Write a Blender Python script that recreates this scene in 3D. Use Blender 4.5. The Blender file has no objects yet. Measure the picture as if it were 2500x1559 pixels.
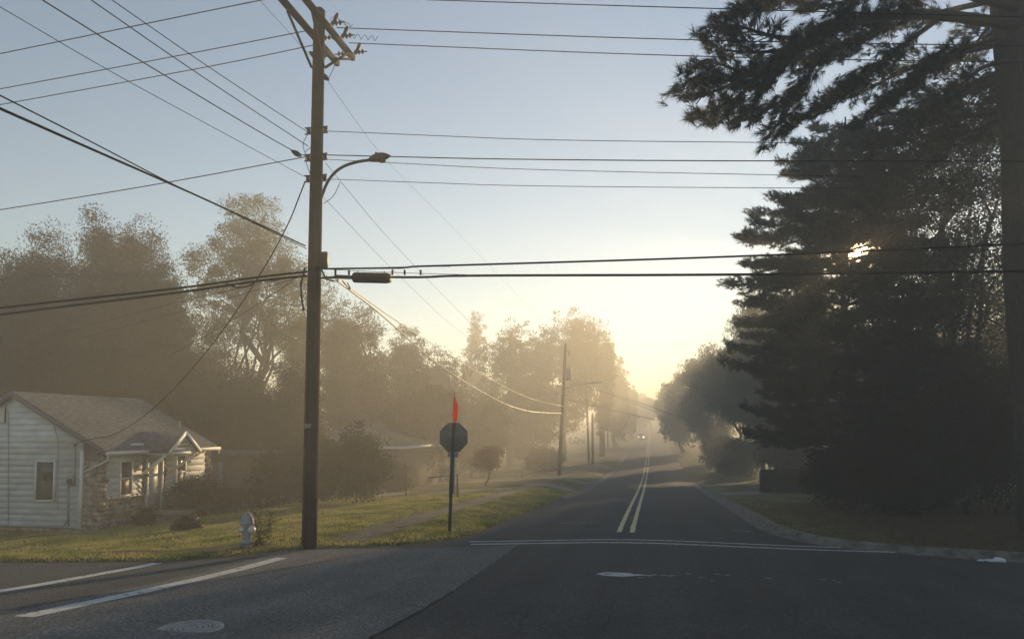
import bpy, math, random
import numpy as np
C = bpy.context.scene
COL = C.collection
R_ = np.random.default_rng

# ---------------------------------------------------------------- camera
TH = math.atan(.06); PSI = math.atan(.19*math.cos(TH)); F = 1800.; EYE = 2.7
cam = bpy.data.cameras.new('camera'); camo = bpy.data.objects.new('camera', cam); COL.objects.link(camo)
camo.location = (0, 0, EYE); camo.rotation_euler = (math.pi/2+TH, 0, PSI)
cam.sensor_width = 36; cam.lens = 36*F/2500; cam.shift_y = 157.5/2500
cam.clip_start = .1; cam.clip_end = 5000
C.camera = camo
FW = np.array([-math.sin(PSI)*math.cos(TH), math.cos(PSI)*math.cos(TH), math.sin(TH)])
RT = np.array([math.cos(PSI), math.sin(PSI), 0]); UP = np.cross(RT, FW); O = np.array([0, 0, EYE])
def ray(px, py): return FW + (px-1250)/F*RT + (937-py)/F*UP
def D(px, py, d): return O + ray(px, py)*d
def PY(px, py, y): r = ray(px, py); return O + r*(y/r[1])
def PX(px, py, x): r = ray(px, py); return O + r*(x/r[0])
def PZ(px, py, z): r = ray(px, py); return O + r*((z-EYE)/r[2])

# ---------------------------------------------------------------- light
SUN = ray(2097, 618); SUN /= np.linalg.norm(SUN)
ELEV = math.asin(SUN[2]); AZ = math.atan2(SUN[0], SUN[1])
w = bpy.data.worlds.new('World'); C.world = w; w.use_nodes = True
nt = w.node_tree; bg = nt.nodes['Background']; out = nt.nodes['World Output']
sky = nt.nodes.new('ShaderNodeTexSky'); sky.sky_type = 'NISHITA'; sky.sun_disc = False
sky.sun_elevation = ELEV; sky.sun_rotation = AZ; sky.air_density = 1.0; sky.dust_density = .05; sky.ozone_density = 0.4
nt.links.new(sky.outputs[0], bg.inputs[0]); bg.inputs[1].default_value = .125
tc = nt.nodes.new('ShaderNodeTexCoord'); dp = nt.nodes.new('ShaderNodeVectorMath'); dp.operation = 'DOT_PRODUCT'
nt.links.new(tc.outputs['Generated'], dp.inputs[0]); dp.inputs[1].default_value = tuple(SUN)
def mnode(op, a, b):
    n = nt.nodes.new('ShaderNodeMath'); n.operation = op
    for k, v in enumerate((a, b)):
        if isinstance(v, (int, float)): n.inputs[k].default_value = v
        elif v is not None: nt.links.new(v, n.inputs[k])
    return n.outputs[0]
disc = mnode('MULTIPLY', mnode('GREATER_THAN', dp.outputs['Value'], math.cos(math.radians(.28))), 120)
corona = mnode('MULTIPLY', mnode('POWER', mnode('MAXIMUM', dp.outputs['Value'], 0), 2600), 7)
mid = mnode('MULTIPLY', mnode('POWER', mnode('MAXIMUM', dp.outputs['Value'], 0), 22000), 30)
class _o: outputs = [mnode('ADD', mnode('ADD', disc, mid), corona)]
ml = _o
b2 = nt.nodes.new('ShaderNodeBackground'); b2.inputs[0].default_value = (1, .66, .3, 1); nt.links.new(ml.outputs[0], b2.inputs[1])
ad = nt.nodes.new('ShaderNodeAddShader'); nt.links.new(bg.outputs[0], ad.inputs[0]); nt.links.new(b2.outputs[0], ad.inputs[1])
nt.links.new(ad.outputs[0], out.inputs['Surface'])
sl = bpy.data.lights.new('sun', 'SUN'); sl.energy = 5; sl.angle = math.radians(.5); sl.color = (1, .71, .36)
so = bpy.data.objects.new('sun', sl); COL.objects.link(so)
from mathutils import Vector, noise as mnoise
so.rotation_euler = Vector(tuple(SUN)).to_track_quat('Z', 'Y').to_euler(); so.location = (20, 60, 30)
C.view_settings.view_transform = 'Standard'; C.view_settings.look = 'None'
C.view_settings.exposure = .25; C.view_settings.gamma = 1
cy = C.cycles; cy.max_bounces = 6; cy.diffuse_bounces = 3; cy.glossy_bounces = 2; cy.transmission_bounces = 4
cy.volume_bounces = 1; cy.transparent_max_bounces = 6; cy.sample_clamp_indirect = 4; cy.use_denoising = True

# ---------------------------------------------------------------- materials
def mat(name, col, rough=.8, col2=None, scale=5, bump=0, bscale=None, spec=.3, metal=0, detail=6, stretch=None, ramp=(.35, .65)):
    m = bpy.data.materials.new(name); m.use_nodes = True; n = m.node_tree.nodes; l = m.node_tree.links
    p = n['Principled BSDF']; p.inputs['Roughness'].default_value = rough; p.inputs['Metallic'].default_value = metal
    p.inputs['Specular IOR Level'].default_value = spec; p.inputs['Base Color'].default_value = (*col, 1)
    co = n.new('ShaderNodeTexCoord'); mp = n.new('ShaderNodeMapping'); l.new(co.outputs['Object'], mp.inputs[0])
    if stretch: mp.inputs['Scale'].default_value = stretch
    if col2:
        t = n.new('ShaderNodeTexNoise'); t.inputs['Scale'].default_value = scale; t.inputs['Detail'].default_value = detail
        l.new(mp.outputs[0], t.inputs[0]); r = n.new('ShaderNodeValToRGB'); l.new(t.outputs[0], r.inputs[0])
        r.color_ramp.elements[0].position = ramp[0]; r.color_ramp.elements[1].position = ramp[1]
        r.color_ramp.elements[0].color = (*col, 1); r.color_ramp.elements[1].color = (*col2, 1)
        l.new(r.outputs[0], p.inputs['Base Color'])
    if bump:
        t2 = n.new('ShaderNodeTexNoise'); t2.inputs['Scale'].default_value = bscale or scale*3; t2.inputs['Detail'].default_value = 5
        l.new(mp.outputs[0], t2.inputs[0]); b = n.new('ShaderNodeBump'); b.inputs['Strength'].default_value = bump; b.inputs['Distance'].default_value = .05
        l.new(t2.outputs[0], b.inputs['Height']); l.new(b.outputs[0], p.inputs['Normal'])
    return m
def leafmat(name, c1, c2, trans=.35, scale=.6):
    m = bpy.data.materials.new(name); m.use_nodes = True; n = m.node_tree.nodes; l = m.node_tree.links
    n.remove(n['Principled BSDF']); o = n['Material Output']
    co = n.new('ShaderNodeTexCoord'); t = n.new('ShaderNodeTexNoise'); t.inputs['Scale'].default_value = scale; t.inputs['Detail'].default_value = 8
    l.new(co.outputs['Object'], t.inputs[0]); r = n.new('ShaderNodeValToRGB'); l.new(t.outputs[0], r.inputs[0])
    r.color_ramp.elements[0].position = .38; r.color_ramp.elements[1].position = .62
    r.color_ramp.elements[0].color = (*c1, 1); r.color_ramp.elements[1].color = (*c2, 1)
    d = n.new('ShaderNodeBsdfDiffuse'); tr = n.new('ShaderNodeBsdfTranslucent'); mx = n.new('ShaderNodeMixShader')
    mx.inputs[0].default_value = trans
    l.new(r.outputs[0], d.inputs[0]); l.new(r.outputs[0], tr.inputs[0]); l.new(d.outputs[0], mx.inputs[1]); l.new(tr.outputs[0], mx.inputs[2])
    l.new(mx.outputs[0], o.inputs['Surface']); return m
def emis(name, col, s):
    m = bpy.data.materials.new(name); m.use_nodes = True; p = m.node_tree.nodes['Principled BSDF']
    p.inputs['Base Color'].default_value = (*col, 1); p.inputs['Emission Color'].default_value = (*col, 1); p.inputs['Emission Strength'].default_value = s
    return m
def asphalt(name, a, b, seams=0):
    m = mat(name, a, .85, b, .9, .35, 60, .25)
    n = m.node_tree.nodes; l = m.node_tree.links; p = n['Principled BSDF']
    src = p.inputs['Base Color'].links[0].from_socket
    co = n.new('ShaderNodeTexCoord')
    f = n.new('ShaderNodeTexNoise'); f.inputs['Scale'].default_value = 28; f.inputs['Detail'].default_value = 3; l.new(co.outputs['Object'], f.inputs[0])
    r = n.new('ShaderNodeValToRGB'); l.new(f.outputs[0], r.inputs[0])
    r.color_ramp.elements[0].position = .4; r.color_ramp.elements[1].position = .68
    r.color_ramp.elements[0].color = (.5, .5, .5, 1); r.color_ramp.elements[1].color = (1.8, 1.8, 1.8, 1)
    mx = n.new('ShaderNodeMix'); mx.data_type = 'RGBA'; mx.blend_type = 'MULTIPLY'; mx.inputs[0].default_value = 1
    l.new(src, mx.inputs[6]); l.new(r.outputs[0], mx.inputs[7])
    # long tyre-worn streaks
    mp = n.new('ShaderNodeMapping'); mp.inputs['Scale'].default_value = (1.1, .05, 1); l.new(co.outputs['Object'], mp.inputs[0])
    s = n.new('ShaderNodeTexNoise'); s.inputs['Scale'].default_value = 1.3; s.inputs['Detail'].default_value = 4; l.new(mp.outputs[0], s.inputs[0])
    r2 = n.new('ShaderNodeValToRGB'); l.new(s.outputs[0], r2.inputs[0]); r2.color_ramp.elements[0].position = .35; r2.color_ramp.elements[1].position = .7
    r2.color_ramp.elements[0].color = (.8, .8, .8, 1); r2.color_ramp.elements[1].color = (1.2, 1.2, 1.2, 1)
    m2 = n.new('ShaderNodeMix'); m2.data_type = 'RGBA'; m2.blend_type = 'MULTIPLY'; m2.inputs[0].default_value = 1
    l.new(mx.outputs[2], m2.inputs[6]); l.new(r2.outputs[0], m2.inputs[7]); l.new(m2.outputs[2], p.inputs['Base Color'])
    return m
def worn(name, col, under, thr=.42):
    m = mat(name, under, .8, col, 9, .15, 40, .3, ramp=(thr, thr+.08)); return m

M = dict(
 asphalt=asphalt('asphalt', (.040, .042, .046), (.052, .053, .056)),
 asphalt_light=asphalt('asphalt_light', (.105, .108, .11), (.13, .133, .135)),
 asphalt_grey=asphalt('asphalt_grey', (.06, .063, .068), (.08, .082, .086)),
 white_paint=worn('white_paint', (.5, .51, .5), (.12, .12, .12), .33),
 yellow_paint=worn('yellow_paint', (.66, .58, .34), (.2, .17, .1), .22),
 faint_paint=worn('faint_paint', (.32, .32, .31), (.05, .05, .052), .47),
 crack=mat('crack', (.012, .012, .012)),
 concrete=mat('concrete', (.17, .16, .135), .9, (.27, .25, .21), 2.6, .3, 20),
 kerb=mat('kerb_concrete', (.06, .052, .04), .95, (.19, .175, .15), 3.5, .4, 20, ramp=(.3, .62)), shade_band=mat('shade_band', (.04, .032, .02), .95, (.09, .07, .045), 5, .5, 20), fascia=mat('fascia_grey', (.16, .16, .16), .7),
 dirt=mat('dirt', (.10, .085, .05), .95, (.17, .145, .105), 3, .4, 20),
 wood=mat('pole_wood', (.012, .0125, .013), .95, (.036, .036, .035), 4, .5, 14, stretch=(9, 9, .6)),
 darkmetal=mat('dark_metal', (.03, .03, .032), .6, spec=.4),
 galv=mat('galvanised', (.2, .21, .22), .5, (.3, .31, .32), 8, metal=.3),
 cable=mat('cable_black', (.010, .010, .011), .95, spec=.05),
 wire=mat('wire_metal', (.018, .018, .019), .95, spec=.05), litcable=mat('cable_sunlit', (.62, .6, .55), .35, spec=.5), lampgrey=mat('lamp_grey', (.035, .04, .04), .7, spec=.2),  # litcable: sun glint on the sagging cables put in as pale colour
 ceramic=mat('ceramic', (.03, .028, .026), .6, spec=.5),
 signback=mat('sign_back', (.10, .11, .115), .6, (.13, .14, .145), 5),
 signred=mat('sign_red', (.5, .02, .02), .5), signwhite=mat('sign_white', (.7, .7, .7), .5),
 strip=mat('reflective_strip', (.22, .24, .28), .5),
 flag=leafmat('flag_cloth', (.42, .03, .015), (.58, .05, .025), .45, 5),
 hyd=mat('hydrant_paint', (.10, .07, .05), .65, (.30, .31, .32), 14, .3, 30, spec=.4, ramp=(.36, .46)), hydcap=mat('hydrant_cap', (.6, .58, .52), .4, spec=.5),
 siding=mat('white_siding', (.55, .57, .6), .6, (.72, .74, .76), 1.5, .05, 10, stretch=(1, 1, 3)),
 trim=mat('white_trim', (.7, .69, .66), .5, (.78, .77, .74), 4),
 shingle=mat('shingle', (.065, .07, .078), .95, (.16, .17, .175), 9, .6, 30, stretch=(.5, .5, 2)),
 mortar=mat('mortar', (.12, .10, .085), .95, (.2, .17, .14), 6, .4, 20),
 stone=mat('field_stone', (.09, .06, .045), .9, (.48, .41, .33), 4.2, .5, 14, ramp=(.3, .7)),
 glass=mat('window_glass', (.035, .04, .04), .12, spec=.6), screen=mat('window_screen', (.07, .07, .06), .5, (.11, .10, .08), 6),
 door=mat('door_paint', (.36, .37, .37), .4, (.44, .45, .45), 3), darkhole=mat('vent_dark', (.05, .05, .055)),
 brownwall=mat('brown_wall', (.12, .1, .08), .9, (.16, .13, .1), 2), bluewall=mat('shed_panel', (.25, .27, .3), .8, (.3, .32, .35), 2),
 bark=mat('bark', (.018, .017, .016), .95, (.05, .045, .04), 6, .9, 10, stretch=(4, 4, 1)),
 barkpale=mat('bark_grey', (.06, .055, .048), .95, (.11, .1, .085), 5, .6, 10, stretch=(4, 4, 1)),
 twig=mat('twig', (.05, .035, .02), .9),
 pine=leafmat('pine_needles', (.010, .019, .010), (.022, .034, .014), .2, 1.2),
 cone=mat('pine_cone', (.03, .02, .012), .9),
 oak=leafmat('oak_leaves', (.016, .022, .010), (.034, .034, .014), .3),
 green=leafmat('green_leaves', (.022, .036, .012), (.048, .058, .02), .4),
 olive=leafmat('olive_leaves', (.034, .036, .014), (.07, .058, .022), .4),
 poplar=leafmat('poplar_leaves', (.05, .075, .02), (.11, .12, .035), .45),
 autumn=leafmat('autumn_leaves', (.09, .05, .02), (.16, .09, .035), .4),
 shrub=leafmat('shrub_leaves', (.016, .022, .009), (.036, .038, .015), .3, 3),
 grassblade=leafmat('grass_blades', (.19, .23, .045), (.44, .39, .16), .5, .9),
 litter=leafmat('leaf_litter', (.06, .035, .015), (.14, .08, .035), .2, 9),
 bag=mat('white_plastic', (.7, .7, .72), .4), carred=mat('car_paint', (.25, .26, .28), .3, spec=.5), tyre=mat('tyre', (.02, .02, .02), .9),
 headlight=emis('headlight', (1, .93, .75), 14), tail=emis('tail_lamp', (.9, .05, .02), .6),
)
# lawn: mottled green, dry and bare patches
def lawnmat():
    m = mat('lawn', (.06, .062, .018), .95, (.19, .17, .07), .8, .7, 26, .1)
    n = m.node_tree.nodes; l = m.node_tree.links; p = n['Principled BSDF']; src = p.inputs['Base Color'].links[0].from_socket
    co = n.new('ShaderNodeTexCoord'); t = n.new('ShaderNodeTexNoise'); t.inputs['Scale'].default_value = 11; t.inputs['Detail'].default_value = 6
    l.new(co.outputs['Object'], t.inputs[0]); r = n.new('ShaderNodeValToRGB'); l.new(t.outputs[0], r.inputs[0])
    r.color_ramp.elements[0].position = .3; r.color_ramp.elements[1].position = .7
    r.color_ramp.elements[0].color = (.5, .55, .5, 1); r.color_ramp.elements[1].color = (1.5, 1.4, 1.5, 1)
    mx = n.new('ShaderNodeMix'); mx.data_type = 'RGBA'; mx.blend_type = 'MULTIPLY'; mx.inputs[0].default_value = 1
    l.new(src, mx.inputs[6]); l.new(r.outputs[0], mx.inputs[7])
    # brown leaf-strewn soil on the wooded (right) side
    sx = n.new('ShaderNodeSeparateXYZ'); l.new(co.outputs['Object'], sx.inputs[0])
    a = n.new('ShaderNodeMapRange'); a.inputs[1].default_value = 4.2; a.inputs[2].default_value = 6.0; l.new(sx.outputs[0], a.inputs[0])
    b = n.new('ShaderNodeMapRange'); b.inputs[1].default_value = 34; b.inputs[2].default_value = 27; l.new(sx.outputs[1], b.inputs[0])
    c = n.new('ShaderNodeMath'); c.operation = 'MULTIPLY'; l.new(a.outputs[0], c.inputs[0]); l.new(b.outputs[0], c.inputs[1])
    m2 = n.new('ShaderNodeMix'); m2.data_type = 'RGBA'; l.new(c.outputs[0], m2.inputs[0]); l.new(mx.outputs[2], m2.inputs[6])
    r3 = n.new('ShaderNodeValToRGB'); l.new(t.outputs[0], r3.inputs[0]); r3.color_ramp.elements[0].position = .35; r3.color_ramp.elements[1].position = .7
    r3.color_ramp.elements[0].color = (.045, .035, .018, 1); r3.color_ramp.elements[1].color = (.13, .09, .05, 1)
    l.new(r3.outputs[0], m2.inputs[7]); l.new(m2.outputs[2], p.inputs['Base Color'])
    return m
M['lawn'] = lawnmat()

# ---------------------------------------------------------------- mesh helpers
def raw_obj(name, V, faces_flat, counts, m, smooth=False):
    me = bpy.data.meshes.new(name); V = np.asarray(V, np.float32)
    faces_flat = np.asarray(faces_flat, np.int32); counts = np.asarray(counts, np.int32)
    me.vertices.add(len(V)); me.vertices.foreach_set('co', V.ravel())
    me.loops.add(len(faces_flat)); me.loops.foreach_set('vertex_index', faces_flat)
    me.polygons.add(len(counts)); st = np.concatenate([[0], np.cumsum(counts)[:-1]]).astype(np.int32)
    me.polygons.foreach_set('loop_start', st); me.polygons.foreach_set('loop_total', counts)
    if smooth: me.polygons.foreach_set('use_smooth', np.ones(len(counts), bool))
    me.update(calc_edges=True); me.materials.append(m)
    o = bpy.data.objects.new(name, me); COL.objects.link(o); return o
class MB:
    def __init__(s): s.V = []; s.F = []; s.C = []; s.n = 0
    def add(s, V, F):
        s.V.append(np.asarray(V, float).reshape(-1, 3))
        for f in F: s.F.extend([i+s.n for i in f]); s.C.append(len(f))
        s.n += len(s.V[-1]); return s
    def addnp(s, V, F):      # F: (m,k) array
        s.V.append(V); s.F.extend((F+s.n).ravel().tolist()); s.C.extend([F.shape[1]]*len(F)); s.n += len(V); return s
    def box(s, lo, hi, rz=0, piv=None):
        x0, y0, z0 = lo; x1, y1, z1 = hi
        V = np.array([(x0,y0,z0),(x1,y0,z0),(x1,y1,z0),(x0,y1,z0),(x0,y0,z1),(x1,y0,z1),(x1,y1,z1),(x0,y1,z1)], float)
        if rz:
            p = np.array(piv if piv is not None else V.mean(0)); c, q = math.cos(rz), math.sin(rz); W = V-p
            V = np.stack([W[:,0]*c-W[:,1]*q, W[:,0]*q+W[:,1]*c, W[:,2]], 1)+p
        return s.add(V, [(0,3,2,1),(4,5,6,7),(0,1,5,4),(1,2,6,5),(2,3,7,6),(3,0,4,7)])
    def cbox(s, c, sz): c = np.array(c, float); h = np.array(sz, float)/2; return s.box(c-h, c+h)
    def beam(s, a, b, wd, ht):
        a = np.array(a, float); b = np.array(b, float); d = b-a; d /= np.linalg.norm(d)
        u = np.array([0, 0, 1.]) if abs(d[2]) < .95 else np.array([0, 1., 0]); r = np.cross(d, u); r /= np.linalg.norm(r); u = np.cross(r, d)
        V = [p+r*i*wd/2+u*j*ht/2 for p in (a, b) for i, j in ((-1,-1),(1,-1),(1,1),(-1,1))]
        return s.add(V, [(3,2,1,0),(4,5,6,7),(0,1,5,4),(1,2,6,5),(2,3,7,6),(3,0,4,7)])
    def tube(s, P, r, n=8, cap=True):
        P = np.asarray(P, float); k = len(P); r = np.broadcast_to(np.asarray(r, float), (k,))
        T = np.gradient(P, axis=0); T /= np.linalg.norm(T, axis=1)[:, None]+1e-12
        u = np.array([0, 0, 1.]) if abs(T[0][2]) < .9 else np.array([1., 0, 0])
        V = []
        for i in range(k):
            a = np.cross(T[i], u); a /= np.linalg.norm(a)+1e-12; b = np.cross(a, T[i]); u = b
            for j in range(n):
                an = 2*math.pi*j/n; V.append(P[i]+r[i]*(math.cos(an)*a+math.sin(an)*b))
        Fc = [(i*n+j, i*n+(j+1) % n, (i+1)*n+(j+1) % n, (i+1)*n+j) for i in range(k-1) for j in range(n)]
        if cap: Fc += [tuple(range(n))[::-1], tuple((k-1)*n+j for j in range(n))]
        return s.add(V, Fc)
    def lathe(s, c, prof, n=16, ax=(0, 0, 1)):
        ax = np.array(ax, float); ax /= np.linalg.norm(ax); u = np.array([1., 0, 0]) if abs(ax[0]) < .9 else np.array([0, 1., 0])
        a = np.cross(ax, u); a /= np.linalg.norm(a); b = np.cross(ax, a); c = np.array(c, float); k = len(prof)
        V = [c+ax*h+r*(math.cos(2*math.pi*j/n)*a+math.sin(2*math.pi*j/n)*b) for r, h in prof for j in range(n)]
        Fc = [(i*n+j, i*n+(j+1) % n, (i+1)*n+(j+1) % n, (i+1)*n+j) for i in range(k-1) for j in range(n)]
        Fc += [tuple(range(n))[::-1], tuple((k-1)*n+j for j in range(n))]
        return s.add(V, Fc)
    def blob(s, c, rad, rng, nu=8, nv=5, j=.15):
        V = []; c = np.array(c, float)
        for a in range(1, nv):
            for b in range(nu):
                t = math.pi*a/nv; p = 2*math.pi*b/nu; q = 1+rng.uniform(-j, j)
                V.append(c+np.array(rad)*q*np.array([math.sin(t)*math.cos(p), math.sin(t)*math.sin(p), math.cos(t)]))
        V.append(c+np.array([0, 0, rad[2]])); V.append(c-np.array([0, 0, rad[2]])); n = nu
        Fc = [(i*n+k, (i+1)*n+k, (i+1)*n+(k+1) % n, i*n+(k+1) % n) for i in range(nv-2) for k in range(n)]
        t = (nv-1)*n; Fc += [(t, k, (k+1) % n) for k in range(n)] + [(t+1, (nv-2)*n+(k+1) % n, (nv-2)*n+k) for k in range(n)]
        return s.add(V, Fc)
    def build(s, name, m, parent=None, smooth=False):
        V = np.concatenate(s.V)
        if parent is not None:
            rl = Vector(parent.get('wloc', tuple(parent.location))); V = V-np.array(rl)
        o = raw_obj(name, V, s.F, s.C, m, smooth)
        if parent is not None:
            o.parent = parent; o['wloc'] = parent.get('wloc', tuple(parent.location))
        else:
            c = (V.min(0)+V.max(0))/2; c[2] = V[:, 2].min(); c = np.array([round(float(x), 3) for x in c])
            me = o.data; W = (V-c).astype(np.float32); me.vertices.foreach_set('co', W.ravel()); me.update(); o.location = tuple(c); o['wloc'] = tuple(c)
        return o
def tag(o, label, cat, group=None):
    o['label'] = label; o['category'] = cat
    if group: o['group'] = group
    return o
def thing(name, loc, label, cat, group=None):
    o = bpy.data.objects.new(name, None); COL.objects.link(o); o.location = tuple(float(v) for v in loc); o.empty_display_size = .3
    o['wloc'] = tuple(float(v) for v in loc); return tag(o, label, cat, group)
def struct(o, kind='structure'): o['kind'] = kind; return o

# ---------------------------------------------------------------- terrain
_Y = [-60, -10, 0, 7.5, 12, 15, 19.4, 25, 30, 45, 68, 90, 123, 165, 200, 230, 260, 300, 340, 400, 460, 700]
_Z = [2.2, 1.5, 1.05, .46, .15, .03, -.04, -.25, -.46, -1.12, -1.85, -2.0, -1.65, -.8, .5, 1.8, 3.2, 5.0, 6.2, 6.8, 6.6, 4]
_yy = np.arange(-60, 700, .5); _zz = np.interp(_yy, _Y, _Z)
_k = np.exp(-np.linspace(-2, 2, 17)**2); _k /= _k.sum(); _zz = np.convolve(np.pad(_zz, 8, mode='edge'), _k, 'valid')
def sm(t): t = np.clip(t, 0, 1); return t*t*(3-2*t)
def base(x, y):
    x = np.asarray(x, float); y = np.asarray(y, float)
    return np.interp(y, _yy, _zz) + .10*np.exp(-((x+.6)/2.8)**2)*sm((y-9)/7)
LEFT = [(-190, 8), (-60, 9.8), (-30, 10.8), (-12, 12.1), (-9.3, 12.95), (-8.4, 14.0), (-7.8, 15.1), (-6.6, 15.9), (-5.4, 16.5), (-4.7, 17.5), (-4.4, 19.5), (-4.35, 25), (-4.35, 60), (-4.35, 445)]
RIGHT = [(190, 13.5), (60, 15), (30, 16), (12, 16.6), (7.4, 16.95), (5.2, 17.75), (4.2, 18.5), (3.6, 19.6), (3.3, 21.2), (3.25, 24), (3.35, 60), (3.4, 445)]
NEAR = [(190, 3), (8, 2), (4.6, 0), (4.5, -38), (-4.5, -38), (-4.6, 0), (-8, 1), (-190, -2)]
POLY = np.array(LEFT+RIGHT[::-1]+NEAR, float)
def sdf(x, y):
    x = np.asarray(x, float).ravel(); y = np.asarray(y, float).ravel(); P = np.stack([x, y], 1)
    best = np.full(len(P), 1e9); ins = np.zeros(len(P), bool)
    for i in range(len(POLY)):
        a = POLY[i]; b = POLY[(i+1) % len(POLY)]; ab = b-a
        t = np.clip(((P-a)@ab)/(ab@ab), 0, 1); q = P-a-t[:, None]*ab; best = np.minimum(best, (q**2).sum(1))
        c = ((a[1] > y) != (b[1] > y)); xi = a[0]+(y-a[1])*(b[0]-a[0])/((b[1]-a[1]) or 1e-9); ins ^= c & (x < xi)
    d = np.sqrt(best); return np.where(ins, -d, d)
def gz(x, y, s=None):
    x = np.asarray(x, float); y = np.asarray(y, float); sh = x.shape
    s = sdf(x, y).reshape(sh) if s is None else s
    b = base(x, y)
    edge = -.14+.19*sm((s+.05)/.22)
    verge = np.where(x < 0, .04+.34*sm((y-17)/35), .06+.08*sm((y-17)/30))*sm(s/2.2)
    side = np.where(x < -8, -.065*np.clip(-8-x, 0, 12), 0)*sm((s-.2)/3)
    side += np.where(x > 5, .02*np.clip(x-5, 0, 20), 0)*sm(s/3)
    wob = (np.sin(x*1.7+y*.6)*np.sin(y*1.1-x*.4)*.03 + np.sin(x*4.1+1)*np.sin(y*3.7)*.012)*sm((s-.1)/1.5)
    return b+edge+verge+side+wob
def G(x, y): return float(gz(np.array([x]), np.array([y]))[0])
def onground(px, py, it=6):
    z = 0.
    for _ in range(it): p = PZ(px, py, z); z = G(p[0], p[1])
    return np.array([p[0], p[1], z])
def axis(lo, a, b, hi, st, g=1.12):
    c = list(np.arange(a, b, st)); s = st; v = c[-1]
    while v < hi: s *= g; s = min(s, 12); v += s; c.append(min(v, hi))
    s = st; v = c[0]; pre = []
    while v > lo: s *= g; s = min(s, 12); v -= s; pre.append(max(v, lo))
    return np.array(pre[::-1]+c)
gx = axis(-190, -14, 9, 190, .16); gy = axis(-39, 6, 34, 448, .16)
X, Y = np.meshgrid(gx, gy); S = sdf(X, Y).reshape(X.shape)
def gridmesh(name, Zv, mask, m):
    h, wd = X.shape; idx = np.arange(h*wd).reshape(h, wd)
    q = np.stack([idx[:-1, :-1], idx[:-1, 1:], idx[1:, 1:], idx[1:, :-1]], -1); mk = mask[:-1, :-1] | mask[1:, 1:] | mask[:-1, 1:] | mask[1:, :-1]
    q = q[mk]; V = np.stack([X, Y, Zv], -1).reshape(-1, 3)
    u, inv = np.unique(q, return_inverse=True); return raw_obj(name, V[u], inv.ravel(), np.full(len(q), 4), m, True)
struct(gridmesh('ground', gz(X, Y, S), S > -.5, M['lawn']))
struct(gridmesh('road', base(X, Y)+.0, S < .5, M['asphalt']))

def densify(P, st=.3):
    P = np.asarray(P, float); o = [P[0]]
    for a, b in zip(P[:-1], P[1:]):
        L = np.linalg.norm(b-a); k = max(1, int(L/st)) if L < 60 else int(L/2); o += [a+(b-a)*(i+1)/k for i in range(k)]
    return np.array(o)
def smoothpoly(P, n=2):
    P = np.asarray(P, float)
    for _ in range(n):
        Q = [P[0]]
        for a, b in zip(P[:-1], P[1:]): Q += [a*.75+b*.25, a*.25+b*.75]
        P = np.array(Q+[P[-1]])
    return P
def ribbon(name, P, wd, m, dz=.006, zf=base, parent=None, jitter=0, cols=2, seed=0, st=.3):
    P = densify(P, st); T = np.gradient(P, axis=0); T /= np.linalg.norm(T, axis=1)[:, None]; Nn = np.stack([-T[:, 1], T[:, 0]], 1)
    rng = R_(seed); mb = MB(); rows = []
    for k in range(cols+1):
        t = (k/cols-.5)*wd; off = t+(rng.normal(0, jitter, len(P)) if jitter and k in (0, cols) else 0)
        q = P+Nn*np.reshape(off, (-1, 1)) if np.ndim(off) else P+Nn*off; rows.append(np.column_stack([q, zf(q[:, 0], q[:, 1])+dz]))
    V = np.concatenate(rows); n = len(P)
    Fc = np.array([(k*n+i, k*n+i+1, (k+1)*n+i+1, (k+1)*n+i) for k in range(cols) for i in range(n-1)]); mb.addnp(V, Fc)
    return mb
def G2(x, y): return gz(np.asarray(x), np.asarray(y))
# lighter paving of the side street, seam along x=-3
def drape(poly_fn, x0, x1, y0, y1, st, m, name, dz, zf=base):
    xs = np.arange(x0, x1+st/2, st); ys = np.arange(y0, y1+st/2, st); A, B = np.meshgrid(xs, ys); A2, B2 = poly_fn(A, B)
    h, wd = A.shape; idx = np.arange(h*wd).reshape(h, wd); q = np.stack([idx[:-1, :-1], idx[:-1, 1:], idx[1:, 1:], idx[1:, :-1]], -1).reshape(-1, 4)
    V = np.stack([A2, B2, zf(A2, B2)+dz], -1).reshape(-1, 3); return struct(raw_obj(name, V, q.ravel(), np.full(len(q), 4), m, True))
def patchfn(A, B):   # top edge runs 15.2 at x=-8 .. 16.65 at x=-3
    u = (A+8.2)/(5.2); top = np.where(u < 0, 12.2+(A+12)*.28, 15.0+1.62*np.clip(u, 0, 1)); B2 = 3+(B-3)/(16-3)*(top-3)
    return A+.03*np.sin(B*9)*(A > -3.1), B2
drape(patchfn, -7.95, -3.0, 3, 16, .15, M['asphalt_light'], 'road_patch', .004)
drape(lambda A, B: (A, 3.5+(B-3.5)/9*(np.interp(A, [-190, -60, -30, -12, -9.3, -8], [8, 9.8, 10.8, 12.1, 12.95, 13.9])-3.5-.02)), -60, -7.95, 3.5, 12.5, .3, M['asphalt_grey'], 'side_street', .004)
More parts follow.
